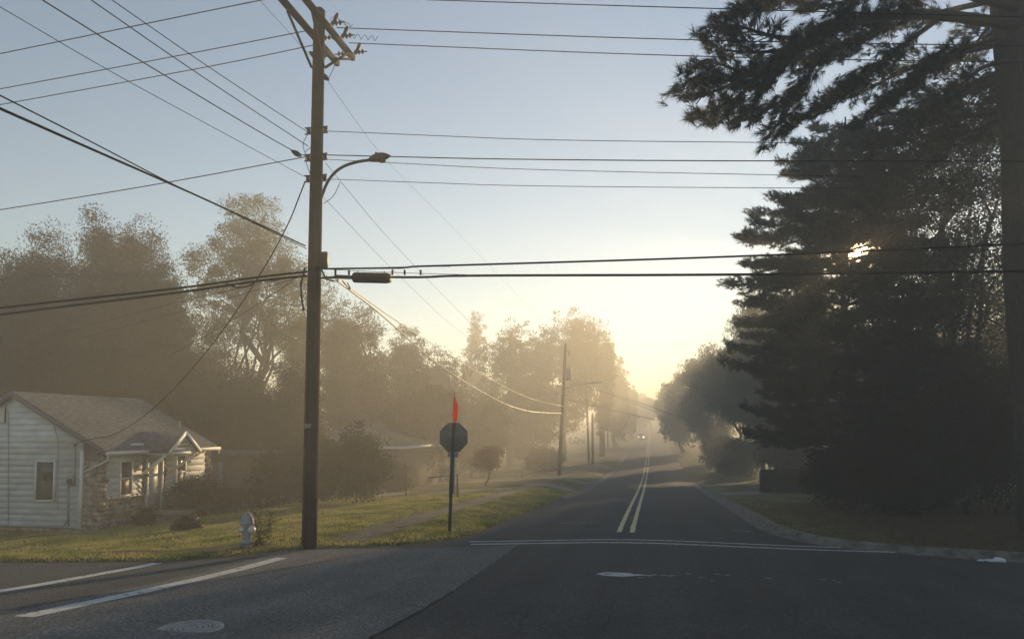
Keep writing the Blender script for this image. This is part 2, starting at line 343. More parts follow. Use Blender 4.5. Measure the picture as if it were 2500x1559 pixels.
for nm, pts, wd, mt, sd in [
    ('yellow_line', [(-.86, 19.2), (-.86, 30), (-.86, 60), (-.86, 240)], .125, 'yellow_paint', 1),
    ('yellow_line', [(-.53, 19.2), (-.53, 30), (-.53, 60), (-.53, 240)], .125, 'yellow_paint', 2),
    ('white_line', [(-4.15, 16.75), (-2, 17.0), (0, 17.25), (2.5, 17.5), (5.2, 17.62)], .15, 'white_paint', 3),
    ('white_line', [(-4.3, 17.2), (-2, 17.5), (0, 17.78), (2, 18.0), (4.2, 18.12)], .13, 'white_paint', 4),
    ('crosswalk_line', [(-7.4, 7.7), (-7.38, 11), (-7.4, 14.0)], .27, 'white_paint', 5),
    ('crosswalk_line', [(-9.3, 6.0), (-9.3, 12.75)], .22, 'white_paint', 6),
    ('faint_line', [(-2.75, 21.6), (-1.5, 21.7)], .16, 'faint_paint', 7),
    ('faint_line', [(2.1, 20.9), (2.6, 20.8)], .16, 'faint_paint', 8)]:
    struct(ribbon(nm, pts, wd, M[mt], .010, jitter=.006, seed=sd).build(nm, M[mt]))
def blotch(c, a, b, n, rng, mb, dz=.009, jj=.16):
    an = np.linspace(0, 2*np.pi, n, endpoint=False); r = 1+rng.normal(0, jj, n)
    x = c[0]+a*r*np.cos(an); y = c[1]+b*r*np.sin(an); V = np.column_stack([x, y, base(x, y)+dz]); V = np.vstack([V, [c[0], c[1], float(base(c[0], c[1]))+dz]])
    mb.add(V, [(i, (i+1) % n, n) for i in range(n)])
rng = R_(5); mb = MB(); q = PZ(1505, 1406, .15)
blotch(q[:2], .33, .21, 26, rng, mb, jj=.05); blotch(q[:2]+np.array([.42, .02]), .22, .05, 14, rng, mb)
for k in range(26): blotch(q[:2]+np.array([rng.uniform(-.25, 1.0), rng.normal(0, .12)]), rng.uniform(.02, .06), rng.uniform(.01, .025), 7, rng, mb)
for px, py, L in [(1641, 1412, .08), (1678, 1405, .07), (1711, 1416, .05), (1752, 1405, .09), (1777, 1407, .06), (1876, 1413, .08), (1738, 1424, .03), (2010, 1413, .05), (2036, 1416, .04), (2050, 1420, .04)]:
    p = PZ(px, py, .12); blotch(p[:2], L, .018, 8, rng, mb)
struct(mb.build('paint_splatter', M['white_paint']))
mb = MB(); rng = R_(6)
for p0, p1, n in [((1475, 1418), (1468, 1455), 8), ((1500, 1475), (1470, 1559), 14), ((1290, 1500), (1268, 1559), 9), ((975, 1492), (1105, 1500), 12), ((1105, 1500), (1130, 1530), 6), ((1230, 1520), (1300, 1498), 8)]:
    a = PZ(*p0, .2)[:2]; b = PZ(*p1, .3)[:2]; t = np.linspace(0, 1, n)[:, None]; P = a+(b-a)*t+rng.normal(0, .03, (n, 2))
    r = ribbon('c', P, .026, M['crack'], .008, cols=1, st=.1); V = np.concatenate(r.V); mb.addnp(V, np.array(r.F).reshape(-1, 4))
r = ribbon('c', [(-3.0, 16.5), (-3.02, 13), (-2.98, 10), (-3.01, 6)], .03, M['crack'], .009, cols=1, st=.15, jitter=.01, seed=8); mb.addnp(np.concatenate(r.V), np.array(r.F).reshape(-1, 4))
struct(mb.build('road_crack', M['crack']))
# sidewalk and driveways on the left
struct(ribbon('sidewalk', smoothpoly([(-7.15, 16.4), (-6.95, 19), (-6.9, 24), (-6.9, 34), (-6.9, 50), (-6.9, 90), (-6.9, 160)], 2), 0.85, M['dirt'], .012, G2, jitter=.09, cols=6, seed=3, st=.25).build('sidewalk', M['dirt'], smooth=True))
dw = lambda name, pts, wd: struct(ribbon(name, pts, wd, M['concrete'], .018, G2, jitter=.02, cols=8, seed=9, st=.3).build(name, M['concrete'], smooth=True))
dw('driveway', [(-4.6, 44.5), (-7.5, 44.5)], 3.0); dw('driveway', [(-4.6, 54), (-26, 55)], 2.8); dw('driveway', [(-4.6, 71), (-22, 71)], 3.2); dw('driveway', [(-4.6, 86), (-20, 86)], 3.0)
dw('driveway', [(-7.5, 38.4), (-13, 38.8), (-26, 40.5)], 3.2)
dw('driveway', [(3.7, 42.2), (9, 42.8), (26, 44)], 3.0); dw('driveway', [(3.7, 53), (24, 53.5)], 1.4)
def shade_band(pts, wd, sd): struct(ribbon('shade_strip', smoothpoly(pts, 2), wd, M['shade_band'], .013, G2, jitter=.05, cols=3, seed=sd, st=.2).build('shade_strip', M['shade_band'], smooth=True))
SHADE_BANDS = [([(-26, 12.6), (-15, 13.35), (-11.5, 13.75), (-9.6, 14.5), (-8.7, 15.1)], 1.15), ([(-17, 22.9), (-12, 23.2), (-7.4, 23.5)], .5), ([(-8.0, 35.6), (-14, 36.2), (-20, 37)], .2)]  # brown strips standing in for shade bands and dark edges on the lawn
for k, (pts, wd) in enumerate(SHADE_BANDS): shade_band(pts, wd, 30+k)
# kerbs
def kerb(name, chain, wd, h, m):
    P = densify(smoothpoly(chain, 2), .25); T = np.gradient(P, axis=0); T /= np.linalg.norm(T, axis=1)[:, None]; Nn = np.stack([-T[:, 1], T[:, 0]], 1)
    ss = sdf(*(P+Nn*.3).T); Nn = Nn*np.sign(ss)[:, None]; mb = MB(); n = len(P); rows = []
    for off, z in ((-.42, .006), (-.03, .012), (.03, h*.85), (.07, h), (wd, h+.01), (wd+.03, -.15)):
        q = P+Nn*off; rows.append(np.column_stack([q, base(q[:, 0], q[:, 1])+z]))
    mb.addnp(np.concatenate(rows), np.array([(k*n+i, k*n+i+1, (k+1)*n+i+1, (k+1)*n+i) for k in range(5) for i in range(n-1)]))
    return struct(mb.build(name, m))
kerb('kerb', [p for p in RIGHT if p[0] < 61 and p[1] < 300][0:], .2, .13, M['kerb'])
kerb('kerb', [(-4.36, 36), (-4.35, 60), (-4.35, 200)], .16, .08, M['kerb'])
#kerb('kerb', [(-8.1, 14.6), (-7.75, 15.15), (-6.6, 15.92), (-5.5, 16.45)], .12, .05, M['concrete'])
# manhole cover
p = np.array([PZ(463, 1543, .42)[0], PZ(463, 1543, .42)[1]]); zc = float(base(*p)); t = thing('manhole_cover', (p[0], p[1], zc), 'round ringed iron manhole cover in the grey pavement at the bottom', 'manhole cover')
mb = MB().lathe((p[0], p[1], zc-.02), [(.36, 0), (.36, .032), (.30, .034), (.30, .024)], 40); mb.build('frame', M['galv'], t, True)
mb = MB()
for r0, r1 in ((.295, .25), (.235, .20), (.185, .14), (.125, .09), (.07, .0)):
    mb.lathe((p[0], p[1], zc+.006), [(r0, 0), (r0, .01), (max(r1, .001), .01), (max(r1, .001), 0)], 36)
mb.build('lid', M['galv'], t)

# ---------------------------------------------------------------- foliage tools
def unit(v): return v/(np.linalg.norm(v, axis=-1, keepdims=True)+1e-9)
def leafquads(P, size, rng, flat=0.0):
    n = len(P); a = unit(rng.normal(size=(n, 3))); b = rng.normal(size=(n, 3)); b = unit(b-(b*a).sum(1, keepdims=True)*a)
    s = size*rng.uniform(.6, 1.35, (n, 1)); V = np.stack([P-a*s, P+b*s*.55-a*s*.1, P+a*s, P-b*s*.55+a*s*.1], 1).reshape(-1, 3)
    return V, np.arange(4*n).reshape(-1, 4)
def crown_points(rng, ells, n_cl, per, spread, fill=.55):
    wts = np.array([e[3]*e[4]+e[4]*e[5]+e[3]*e[5] for e in ells]); k = rng.choice(len(ells), n_cl, p=wts/wts.sum())
    E = np.array(ells)[k]; d = unit(rng.normal(size=(n_cl, 3))); r = fill+(1-fill)*rng.random((n_cl, 1))**.6
    lob = 1+.16*np.sin(d[:, :1]*6+E[:, :1]*3)*np.sin(d[:, 1:2]*5+k[:, None])+.12*np.sin(d[:, 2:]*8+d[:, :1]*4)
    c = E[:, :3]+E[:, 3:]*d*r*lob; P = np.repeat(c, per, 0)+np.clip(rng.normal(0, 1, (n_cl*per, 3)), -1.5, 1.5)*spread*np.array([1, 1, .75])*rng.uniform(.5, 1.4, (n_cl, 1)).repeat(per, 0)
    return c, P
def limb(mb, a, b, r0, r1, rng, sag=.0, n=6, seg=5):
    a = np.array(a, float); b = np.array(b, float); t = np.linspace(0, 1, seg+1)[:, None]; L = np.linalg.norm(b-a)
    P = a+(b-a)*t; P[1:-1] += rng.normal(0, L*.035, (seg-1, 3)); P[:, 2] += (np.sin(t[:, 0]*np.pi)*sag*L)
    mb.tube(P, r0+(r1-r0)*t[:, 0], n, False); return P
def tree(name, loc, h, rad, label, mt, cat='tree', leaf=.16, n_cl=900, per=36, spread=.45, seed=1, crown0=.3, ells=None, trunk_r=None, fill=.5, group=None, bark='bark', limbs=9):
    rng = R_(seed); x, y, z = loc; t = thing(name, loc, label, cat, group)
    if ells is None:
        ells = []; zc0 = h*crown0; zh = (h-zc0)/2
        ells.append((0, 0, zc0+zh, rad*.78, rad*.78, zh*.93))
        for k in range(7):
            a = rng.uniform(0, 6.28); q = rng.uniform(.35, .6)*rad; u = rng.uniform(-.65, .55)
            ells.append((q*math.cos(a), q*math.sin(a), zc0+zh+u*zh, rad*rng.uniform(.35, .55), rad*rng.uniform(.35, .55), zh*rng.uniform(.25, .4)))
    ells = [(e[0]+x, e[1]+y, e[2]+z, e[3], e[4], e[5]) for e in ells]
    c, P = crown_points(rng, ells, n_cl, per, spread, fill); P[:, 2] = np.maximum(P[:, 2], z+.1)
    V, Fq = leafquads(P, leaf, rng); mb = MB(); mb.addnp(V, Fq); mb.build('crown', M[mt], t)
    tr = trunk_r or h*.022; mb = MB(); e0 = ells[0]; top = np.array([e0[0], e0[1], z+h*.8])
    ps = limb(mb, (x, y, z-.2), top, tr*1.15, tr*.25, rng, n=8, seg=7); ps[0]
    for k in range(limbs):
        i = rng.integers(2, 7); q = c[rng.integers(len(c))]; limb(mb, ps[i], q, tr*.4*(1-i*.09), tr*.06, rng, .05, 5)
    mb.build('trunk', M[bark], t, True); return t
def T(px, ytop, d, wpx, label, mt, **k):
    """a tree whose crown is centred on a direction, at depth d; base on the terrain"""
    p = D(px, ytop, d); zb = G(p[0], p[1])-.02; h = p[2]-zb; rad = k.pop('rad', wpx/2*d/F); old = k.get('leaf', .13); k['leaf'] = d*.00135; k['per'] = int(38*min(2.6, max(.8, (old/k['leaf'])**2*.8))); k.setdefault('spread', .36)
    return tree(k.pop('name', 'tree'), (p[0], p[1], zb), h, rad, label, mt, **k)
def needles(P, Dr, rng, m=16, L=.2, wd=.016, spread=.75, back=.3):
    n = len(P); Dr = unit(Dr); u = unit(np.cross(Dr, rng.normal(size=(n, 3)))); v = np.cross(Dr, u)
    an = rng.uniform(0, 6.28, (n, m, 1)); tilt = rng.uniform(.25, 1, (n, m, 1))*spread
    nd = unit(Dr[:, None]*1+ (u[:, None]*np.cos(an)+v[:, None]*np.sin(an))*tilt)
    st = P[:, None]-Dr[:, None]*rng.uniform(0, back, (n, m, 1)); ln = L*rng.uniform(.7, 1.15, (n, m, 1))
    sd = unit(np.cross(nd, rng.normal(size=(n, m, 3))))*wd/2; tip = st+nd*ln; tip[..., 2:] -= .02
    V = np.stack([st-sd, st+sd, tip], 2).reshape(-1, 3); return V, np.arange(len(V)).reshape(-1, 3)

# ---------------------------------------------------------------- pines on the right
class Pine:
    def __init__(s, seed): s.rng = R_(seed); s.w = MB(); s.TP = []; s.TD = []; s.cones = MB()
    def branch(s, path, r0, side=1.0, density=1.0, tipdroop=-.1, start=.25, conep=.0):
        rng = s.rng; P = smoothpoly(path, 2); r = np.linspace(r0, max(.012, r0*.12), len(P)); s.w.tube(P, r, 6, False)
        seglen = np.r_[0, np.cumsum(np.linalg.norm(np.diff(P, axis=0), axis=1))]; L = seglen[-1]
        nt_ = max(5, int(L*8*density))
        for k in range(nt_):
            u = start+(1-start)*(k+rng.random())/nt_; q = np.array([np.interp(u*L, seglen, P[:, i]) for i in range(3)])
            q2 = np.array([np.interp(min(L, u*L+.2), seglen, P[:, i]) for i in range(3)]); t = unit(q2-q+1e-6)
            sd = unit(np.cross(t, [0, 0, 1.]))*(1 if k % 2 else -1); ln = side*(.25+.75*(1-abs(u-.45)*1.1))*rng.uniform(.6, 1.2)*min(1.3, L*.35)
            d = unit(t*rng.uniform(.4, 1.1)+sd*rng.uniform(.5, 1.1)+np.array([0, 0, rng.uniform(-.35, .35)]))
            e = q+d*ln; mid = (q+e)/2+rng.normal(0, .05, 3)+np.array([0, 0, -.04]); e[2] += .06
            s.w.tube(np.array([q, mid, e]), [.018, .012, .006], 4, False)
            for v in np.arange(.3, 1.01, .085/max(ln, .3)):
                a = q+(e-q)*v+rng.normal(0, .07, 3); s.TP.append(a+np.array([0, 0, .02])); s.TD.append(unit(d+rng.normal(0, .55, 3)+np.array([0, 0, .45])))
            s.TP.append(e); s.TD.append(d+np.array([0, 0, .35]))
            if rng.random() < conep: cpos = e-d*.15-np.array([0, 0, .06]); s.cones.blob(cpos, (.035, .035, .05), rng, 6, 4)
        s.TP.append(P[-1]); s.TD.append(unit(P[-1]-P[-2]))
    def finish(s, t, m=16, L=.2, wd=.016, back=.25, mt='pine', keep=None):
        P = np.array(s.TP); Dd = np.array(s.TD)
        if keep is not None: k = keep(P); P = P[k]; Dd = Dd[k]
        V, Fq = needles(P, Dd, s.rng, m, L, wd, .95, back); mb = MB(); mb.addnp(V, Fq); mb.build('crown', M[mt], t); return len(P)
def sungap(deg):
    def f(P): v = unit(P-O); return (v@SUN) < math.cos(math.radians(deg))
    return f
# mid pine, branches down to the ground
pb = D(2082, 1237, 28); pb[2] = G(pb[0], pb[1])-.1; topz = D(2082, 262, 28)[2]
t = thing('pine_tree', pb, 'dark full-height pine with layered drooping branches beside the road, the low sun shining through it', 'tree')
pn = Pine(11); rng = pn.rng; Hh = topz-pb[2]
sp = np.array([(pb[0]+(.12*math.sin(k*.8)), pb[1]+.1*math.cos(k*1.1), pb[2]+Hh*k/10) for k in range(11)]); pn.w.tube(sp, np.linspace(.21, .03, 11), 9, False)
for k in range(30):
    u = .155+.825*k/30; z = pb[2]+Hh*u; L0 = 5.3*np.interp(u, [0, .1, .25, .45, .6, .75, .9, 1], [.6, .68, .83, .87, .78, .66, .48, .18])
    nb = 5 if u < .9 else 4
    for j in range(nb):
        a = 6.28*(j+.5*(k % 2)+rng.uniform(-.25, .25))/nb; L = L0*rng.uniform(.62, 1.12)*(1 if math.cos(a) < .2 else .85)
        dz0 = rng.uniform(.0, .22); c = np.array([pb[0], pb[1], z]); dr = np.array([math.cos(a), math.sin(a), 0])
        path = [c, c+dr*L*.35+np.array([0, 0, L*(.06+dz0*.4)]), c+dr*L*.7+np.array([0, 0, L*(dz0*.4-.03)]), c+dr*L+np.array([0, 0, L*(dz0*.45+.02)])]
        pn.branch(path, .05+.03*(1-u), .8, 1.25, start=.2)
print('pine tufts', pn.finish(t, 14, .23, .026, .2, keep=sungap(.7))); pn.w.build('trunk', M['bark'], t, True)
# big near pine at the right edge with limbs overhead
bb = D(2556, 1332, 18.4); bb[2] = G(bb[0], bb[1])-.2
t = thing('pine_tree', bb, 'huge pine trunk at the right edge with long limbs reaching over the road', 'tree')
pn = Pine(23); rng = pn.rng; tx, ty = bb[0], bb[1]
zs = np.linspace(bb[2], 17.6, 14); pn.w.tube(np.array([(tx-.03*k+.06*math.sin(k), ty+.05*math.cos(k*.7), z) for k, z in enumerate(zs)]), np.linspace(.62, .36, 14)*1.0, 16, False)
def dd(*a): return [D(*p) for p in a]
LB = [  # (path, r)
 (dd((2480, 60, 18.4), (2250, 30, 17.8), (2080, 48, 17.2), (1990, 75, 16.8), (1900, 150, 16.4), (1800, 200, 16), (1680, 195, 15.7)), .15),
 (dd((2480, 20, 18.4), (2330, -20, 18), (2210, -50, 17.6), (2010, -40, 17), (1860, 10, 16.4), (1790, 25, 16)), .12),
 (dd((1960, 95, 16.7), (1880, 90, 16.2), (1800, 60, 16), (1740, 65, 15.7)), .06),
 (dd((1930, 120, 16.6), (1850, 130, 16.9), (1780, 125, 16.9), (1725, 110, 17)), .05),
 (dd((1880, 165, 16.3), (1800, 240, 16.5), (1740, 270, 16.4), (1690, 290, 16.2)), .05),
 (dd((1900, 150, 16.4), (1860, 230, 16.3), (1820, 280, 16.1), (1800, 305, 16)), .045),
 (dd((2030, 60, 17), (1990, 160, 16.9), (1930, 250, 16.8), (1895, 335, 16.6)), .05),
 (dd((2300, 40, 18), (2180, 130, 17.5), (2080, 210, 17), (2010, 260, 16.8)), .08),
 (dd((2450, 90, 18.4), (2350, 120, 18), (2230, 200, 17.6), (2120, 290, 17.2)), .08),
 (dd((2460, 150, 18.4), (2400, 160, 18.6), (2330, 220, 18.8), (2260, 300, 19)), .07),
 (dd((1800, 200, 16), (1740, 225, 15.9), (1700, 238, 15.8), (1668, 232, 15.7)), .04),
 (dd((1830, 185, 16.2), (1770, 160, 16.4), (1730, 150, 16.4), (1690, 165, 16.5)), .04),
 (dd((1840, 190, 16.2), (1790, 270, 16), (1760, 285, 15.8), (1735, 300, 15.7)), .04),
 (dd((1990, 160, 16.9), (1950, 220, 17.2), (1870, 270, 17.3), (1840, 300, 17.3)), .045),
 (dd((2080, 210, 17), (2030, 240, 17.4), (1960, 290, 17.5), (1920, 320, 17.5)), .045),
 (dd((2010, 55, 16.9), (1950, 130, 17.3), (1900, 180, 17.4), (1850, 210, 17.4)), .05),
 (dd((2200, -30, 17.6), (2110, -10, 17.5), (2040, 10, 17.5), (1960, 20, 17.5)), .06),
 (dd((2250, -10, 17.9), (2130, 80, 18.2), (2060, 120, 18.4), (1980, 150, 18.5)), .06),
 (dd((2470, -80, 18.4), (2300, -120, 17.8), (2100, -110, 17.3), (1900, -60, 17), (1840, -40, 17)), .1),
]
for path, r in LB: pn.branch([np.array(q) for q in path], r, .85, 1.0, start=.28, conep=.14)
for k in range(16):
    z = rng.uniform(10.5, 16.3); a = rng.uniform(-.6, 2.6); L = rng.uniform(3.5, 6); c = np.array([tx-.2, ty, z]); dr = np.array([math.cos(a), math.sin(a), 0])
    pn.branch([c, c+dr*L*.5+np.array([0, 0, .4]), c+dr*L+np.array([0, 0, .2])], .1, .9, .9, start=.25)
print('big pine tufts', pn.finish(t, 30, .23, .013, .16)); pn.w.build('trunk', M['bark'], t, True); pn.cones.build('pine_cone', M['cone'], t, True)['kind'] = 'stuff'
# oak and other woods at right
def E_(c, *s): return [(a-c[0], b-c[1], z-c[2], rx, ry, rz) for (a, b, z), rx, ry, rz in s]
ob = D(2300, 1240, 27.5); ob[2] = G(ob[0], ob[1])-.05
sh = []
for px, py, d, r, rz in [(2330, 390, 27, 2.7, 1.9), (2200, 420, 27, 1.9, 1.5), (2400, 400, 26, 2.4, 2.4), (2250, 560, 27, 2.9, 2.2), (2400, 700, 26, 2.6, 2.4), (2270, 800, 27, 2.6, 2.2), (2170, 900, 27.5, 2.2, 2.0), (2380, 950, 26, 2.6, 2.4), (2200, 470, 29, 2.4, 2), (2230, 660, 28, 2.2, 1.6), (2440, 260, 26, 1.8, 1.5)]:
    q = D(px, py, d); sh.append(((q[0], q[1], q[2]), r, r, rz))
tree('oak_tree', tuple(ob), 14.5, 5, 'dark broadleaf tree with ragged gaps between the tall pine and the right edge trunk', 'oak', leaf=.05, n_cl=1150, per=100, spread=.34, seed=31, ells=E_(ob, *sh), trunk_r=.3, fill=.25, limbs=26)
for px, py, d, wd, hh, lb, sd, mt in [
  (2085, 1225, 26.5, 1.7, 2.7, 'low dark evergreen thicket at the foot of the tall pine', 41, 'shrub'),
  (2170, 1238, 25.0, 1.9, 3.6, 'tangled undergrowth bush just right of the tall pine trunk', 42, 'shrub'),
  (2235, 1250, 26.5, 2.0, 3.2, 'dark bush below the ragged broadleaf tree, beside the pale gap', 43, 'oak'),
  (2360, 1260, 24.0, 2.4, 5.0, 'tall leafy bush left of the right edge trunk', 44, 'shrub'),
  (2440, 1270, 25.5, 2.4, 5.5, 'shaded tall bush directly behind the right edge trunk', 45, 'oak'),
  (2180, 1235, 31, 3.0, 5.4, 'shadowy understorey tree behind the tall pine and the bushes', 46, 'oak'),
  (2320, 1240, 33, 3.6, 6.5, 'shadowy understorey tree deep behind the pale gap', 47, 'oak'),
  (2480, 1250, 30, 3.4, 7.5, 'shadowy understorey tree farthest right in the woods', 48, 'oak')]:
    q = D(px, py, d); zb = G(q[0], q[1])-.1; tree('bush' if d < 27 else 'understorey_tree', (q[0], q[1], zb), hh, wd, lb, mt, 'bush' if d < 27 else 'tree', leaf=.045, n_cl=520, per=80, spread=.28, seed=sd, crown0=.02, fill=.3, trunk_r=.08)

# ---------------------------------------------------------------- trees: right side farther off
RT_ = [
 (1625, 940, 165, 66, 'small rounded hazy tree at the far right verge near the crest', 'green', dict(seed=51, leaf=.22, n_cl=400)),
 (1585, 975, 230, 60, 'faint farthest tree closing the road at the crest, right side', 'green', dict(seed=52, leaf=.26, n_cl=400)),
 (1668, 893, 124, 120, 'hazy roadside tree with knobbly crown right of the approaching cars', 'green', dict(seed=53, leaf=.17, n_cl=1000, crown0=.02)),
 (1735, 845, 94, 170, 'hazy roadside tree left of the spreading one on the right verge', 'olive', dict(seed=54, leaf=.14, n_cl=1300, crown0=.02)),
 (1795, 800, 72, 230, 'spreading tree with visible bare boughs behind the tall pine', 'green', dict(seed=55, leaf=.10, n_cl=1100, trunk_r=.14, crown0=.3, limbs=30, fill=.35)),
 (1858, 690, 60, 200, 'tall pale hazy tree peeping out left of the tall pine', 'poplar', dict(seed=56, leaf=.12, n_cl=1400, crown0=.06, trunk_r=.16)),
 (1965, 700, 58, 240, 'hazy tree mass behind the lower tall pine branches', 'green', dict(seed=57, leaf=.13, n_cl=1400, crown0=.05)),
 (2120, 720, 55, 250, 'broad hazy tree directly behind the tall pine trunk', 'green', dict(seed=58, leaf=.13, n_cl=900, crown0=.1)),
 (2290, 740, 52, 240, 'broad backlit tree behind the ragged broadleaf tree', 'olive', dict(seed=59, leaf=.13, n_cl=900, crown0=.1)),
 (2470, 560, 48, 280, 'broad backlit tree behind the right edge trunk', 'olive', dict(seed=60, leaf=.13, n_cl=900, crown0=.1)),
]
for px, yt, d, wpx, lb, mt, k in RT_: T(px, yt, d, wpx, lb, mt, group='trees on the right side of the road', **k)

# ---------------------------------------------------------------- trees: left side
LT_ = [
 (10, 615, 42, 270, 'dark rounded tree at the left edge of the picture', 'oak', dict(seed=61, leaf=.14, n_cl=1300, crown0=.05)),
 (110, 553, 41, 210, 'dark dome-topped tree second from the left edge', 'oak', dict(seed=62, leaf=.13, n_cl=1300, crown0=.1)),
 (235, 532, 41, 190, 'tallest dark dome-topped tree above the white house', 'oak', dict(seed=63, leaf=.13, n_cl=1400, crown0=.1)),
 (345, 540, 43, 200, 'dark dome-topped tree right of the tallest dark one', 'oak', dict(seed=64, leaf=.13, n_cl=1400, crown0=.1)),
 (415, 665, 46, 110, 'lower shoulder tree sloping down toward the tall poplar', 'olive', dict(seed=65, leaf=.13, n_cl=900, crown0=.05)),
 (520, 790, 52, 130, 'thin grey-green tree left of the poplar foot', 'olive', dict(seed=66, leaf=.12, n_cl=600, crown0=.05)),
 (790, 690, 55, 210, 'loose-leaved tree just right of the near utility pole', 'poplar', dict(seed=68, leaf=.12, n_cl=900, crown0=.05)),
 (880, 735, 58, 170, 'hazy rounded tree behind the loose-leaved tree right of the pole', 'olive', dict(seed=69, leaf=.13, n_cl=1000, crown0=.03)),
 (985, 800, 68, 190, 'hazy tree above the distant house roof', 'green', dict(seed=70, leaf=.14, n_cl=1000, crown0=.02)),
 (1085, 860, 76, 160, 'low hazy tree behind the stop sign', 'olive', dict(seed=71, leaf=.15, n_cl=900, crown0=.02)),
 (1160, 765, 120, 66, 'faint slender tree rising far behind the others', 'poplar', dict(seed=72, leaf=.2, n_cl=300, crown0=.2)),
 (1245, 792, 96, 220, 'wide hazy tree left of the big domed tree by the second utility pole', 'olive', dict(seed=73, leaf=.15, n_cl=1200, crown0=.03)),
 (1372, 762, 100, 195, 'big domed hazy tree behind the second utility pole', 'olive', dict(seed=74, leaf=.15, n_cl=1500, crown0=.12, trunk_r=.5)),
 (1468, 802, 108, 66, 'narrow tuft-topped hazy tree at the right flank of the big domed tree', 'olive', dict(seed=75, leaf=.15, n_cl=500, crown0=.1)),
 (1503, 868, 140, 70, 'square-shouldered hazy tree beyond the big domed tree', 'olive', dict(seed=76, leaf=.2, n_cl=600, crown0=.05)),
 (1530, 930, 170, 60, 'faint hazy tree lower than the square-shouldered one', 'olive', dict(seed=77, leaf=.25, n_cl=500, crown0=.05)),
 (1560, 960, 230, 70, 'faintest left-side tree at the crest of the road', 'olive', dict(seed=78, leaf=.3, n_cl=500, crown0=.02)),
 (60, 780, 36, 300, 'lower dark tree behind the house roof at the left edge', 'oak', dict(seed=79, leaf=.11, n_cl=1100, crown0=.02)),
 (230, 800, 36, 260, 'lower brownish tree directly behind the house ridge', 'olive', dict(seed=80, leaf=.11, n_cl=1100, crown0=.02)),
 (400, 830, 40, 260, 'lower tree behind the right end of the house roof', 'oak', dict(seed=81, leaf=.11, n_cl=1100, crown0=.02)),
 (560, 880, 41, 230, 'leafy low tree between the house and the near utility pole', 'green', dict(seed=82, leaf=.11, n_cl=1200, crown0=.02)),
 (700, 900, 39, 200, 'low mottled tree directly behind the near utility pole foot', 'green', dict(seed=83, leaf=.10, n_cl=1000, crown0=.02)),
 (1020, 930, 56, 230, 'low tree mass behind the distant house', 'green', dict(seed=84, leaf=.14, n_cl=900, crown0=.02)),
 (1150, 960, 70, 200, 'low bushy tree behind the young leaning tree', 'green', dict(seed=85, leaf=.14, n_cl=900, crown0=.02)),
 (1290, 930, 86, 180, 'low bushy tree left of the second utility pole', 'olive', dict(seed=86, leaf=.14, n_cl=800, crown0=.02)),
]
for px, yt, d, wpx, lb, mt, k in LT_: T(px, yt, d, wpx, lb, mt, group='trees on the left side of the road', **k)
# the tall loose poplar with a stacked crown
pb = D(615, 900, 46); pb[2] = G(pb[0], pb[1])-.1; sh = []
for px, py, r, rz in [(615, 540, 2.0, 1.75), (600, 600, 2.1, 1.5), (640, 640, 2.2, 1.5), (570, 680, 1.9, 1.3), (670, 720, 2.1, 1.5), (495, 645, 1.1, .9), (520, 720, 1.7, 1.1), (600, 790, 2.6, 1.5), (715, 690, 1.3, 1.5), (500, 800, 1.5, 1.0), (700, 800, 1.8, 1.4)]:
    q = D(px, py, 46+(px % 7)*.3); sh.append(((q[0], q[1], q[2]), r, r, rz))
tree('poplar_tree', tuple(pb), 17.0, 4, 'tall pale-leaved tree with sky showing through, left of the near utility pole', 'poplar', leaf=.065, n_cl=620, per=95, spread=.34, seed=67, ells=E_(pb, *sh), fill=.45, limbs=30, bark='barkpale')
# shrubs and small trees on the left lawns
def shrub(px, py, d, wd, hh, lb, mt='shrub', sd=1, leaf=.05, n=260, name='bush', g=None, cat='bush', **k):
    q = D(px, py, d); zb = G(q[0], q[1])-.05; return tree(name, (q[0], q[1], zb), hh, wd, lb, mt, cat, leaf=leaf, n_cl=n, per=44, spread=.16*wd, seed=sd, crown0=.0, fill=.2, trunk_r=.04, limbs=6, group=g, **k)
shrub(868, 1225, 33, 1.55, 3.5, 'tall hazy bush on the lawn right of the near utility pole', 'green', 91, .07, 420)
shrub(775, 1215, 36, 1.6, 3.2, 'dark bush close behind the near utility pole, left of the tall hazy bush', 'shrub', 92, .08, 380)
shrub(948, 1185, 44, 1.3, 2.0, 'rounded bush in front of the distant house', 'olive', 93, .08, 260)
shrub(660, 1210, 35, 1.7, 2.6, 'low hedge-like bush at the lawn edge left of the near utility pole', 'shrub', 94, .08, 380)
shrub(1935, 1140, 54, 2.3, 4.2, 'hazy bush standing directly behind the clipped boxy hedge', 'olive', 99, .12, 360)
shrub(1812, 1150, 66, 1.9, 3.4, 'hazy bush under the spreading boughs beyond the driveway', 'green', 97, .12, 300)
shrub(1760, 1135, 74, 2.2, 3.6, 'hazy bush at the far side of the driveway near the road', 'green', 98, .12, 300)
shrub(1335, 1130, 75, 2.2, 2.4, 'hazy low bush on the lawn left of the second utility pole', 'green', 95, .14, 200)
tree('young_tree', tuple(onground(1188, 1184)), 2.6, 1.05, 'young leaning tree with reddish-brown leaves on the hazy lawn', 'autumn', leaf=.06, n_cl=160, per=26, spread=.2, seed=96, crown0=.28, trunk_r=.07, limbs=12, fill=.3)
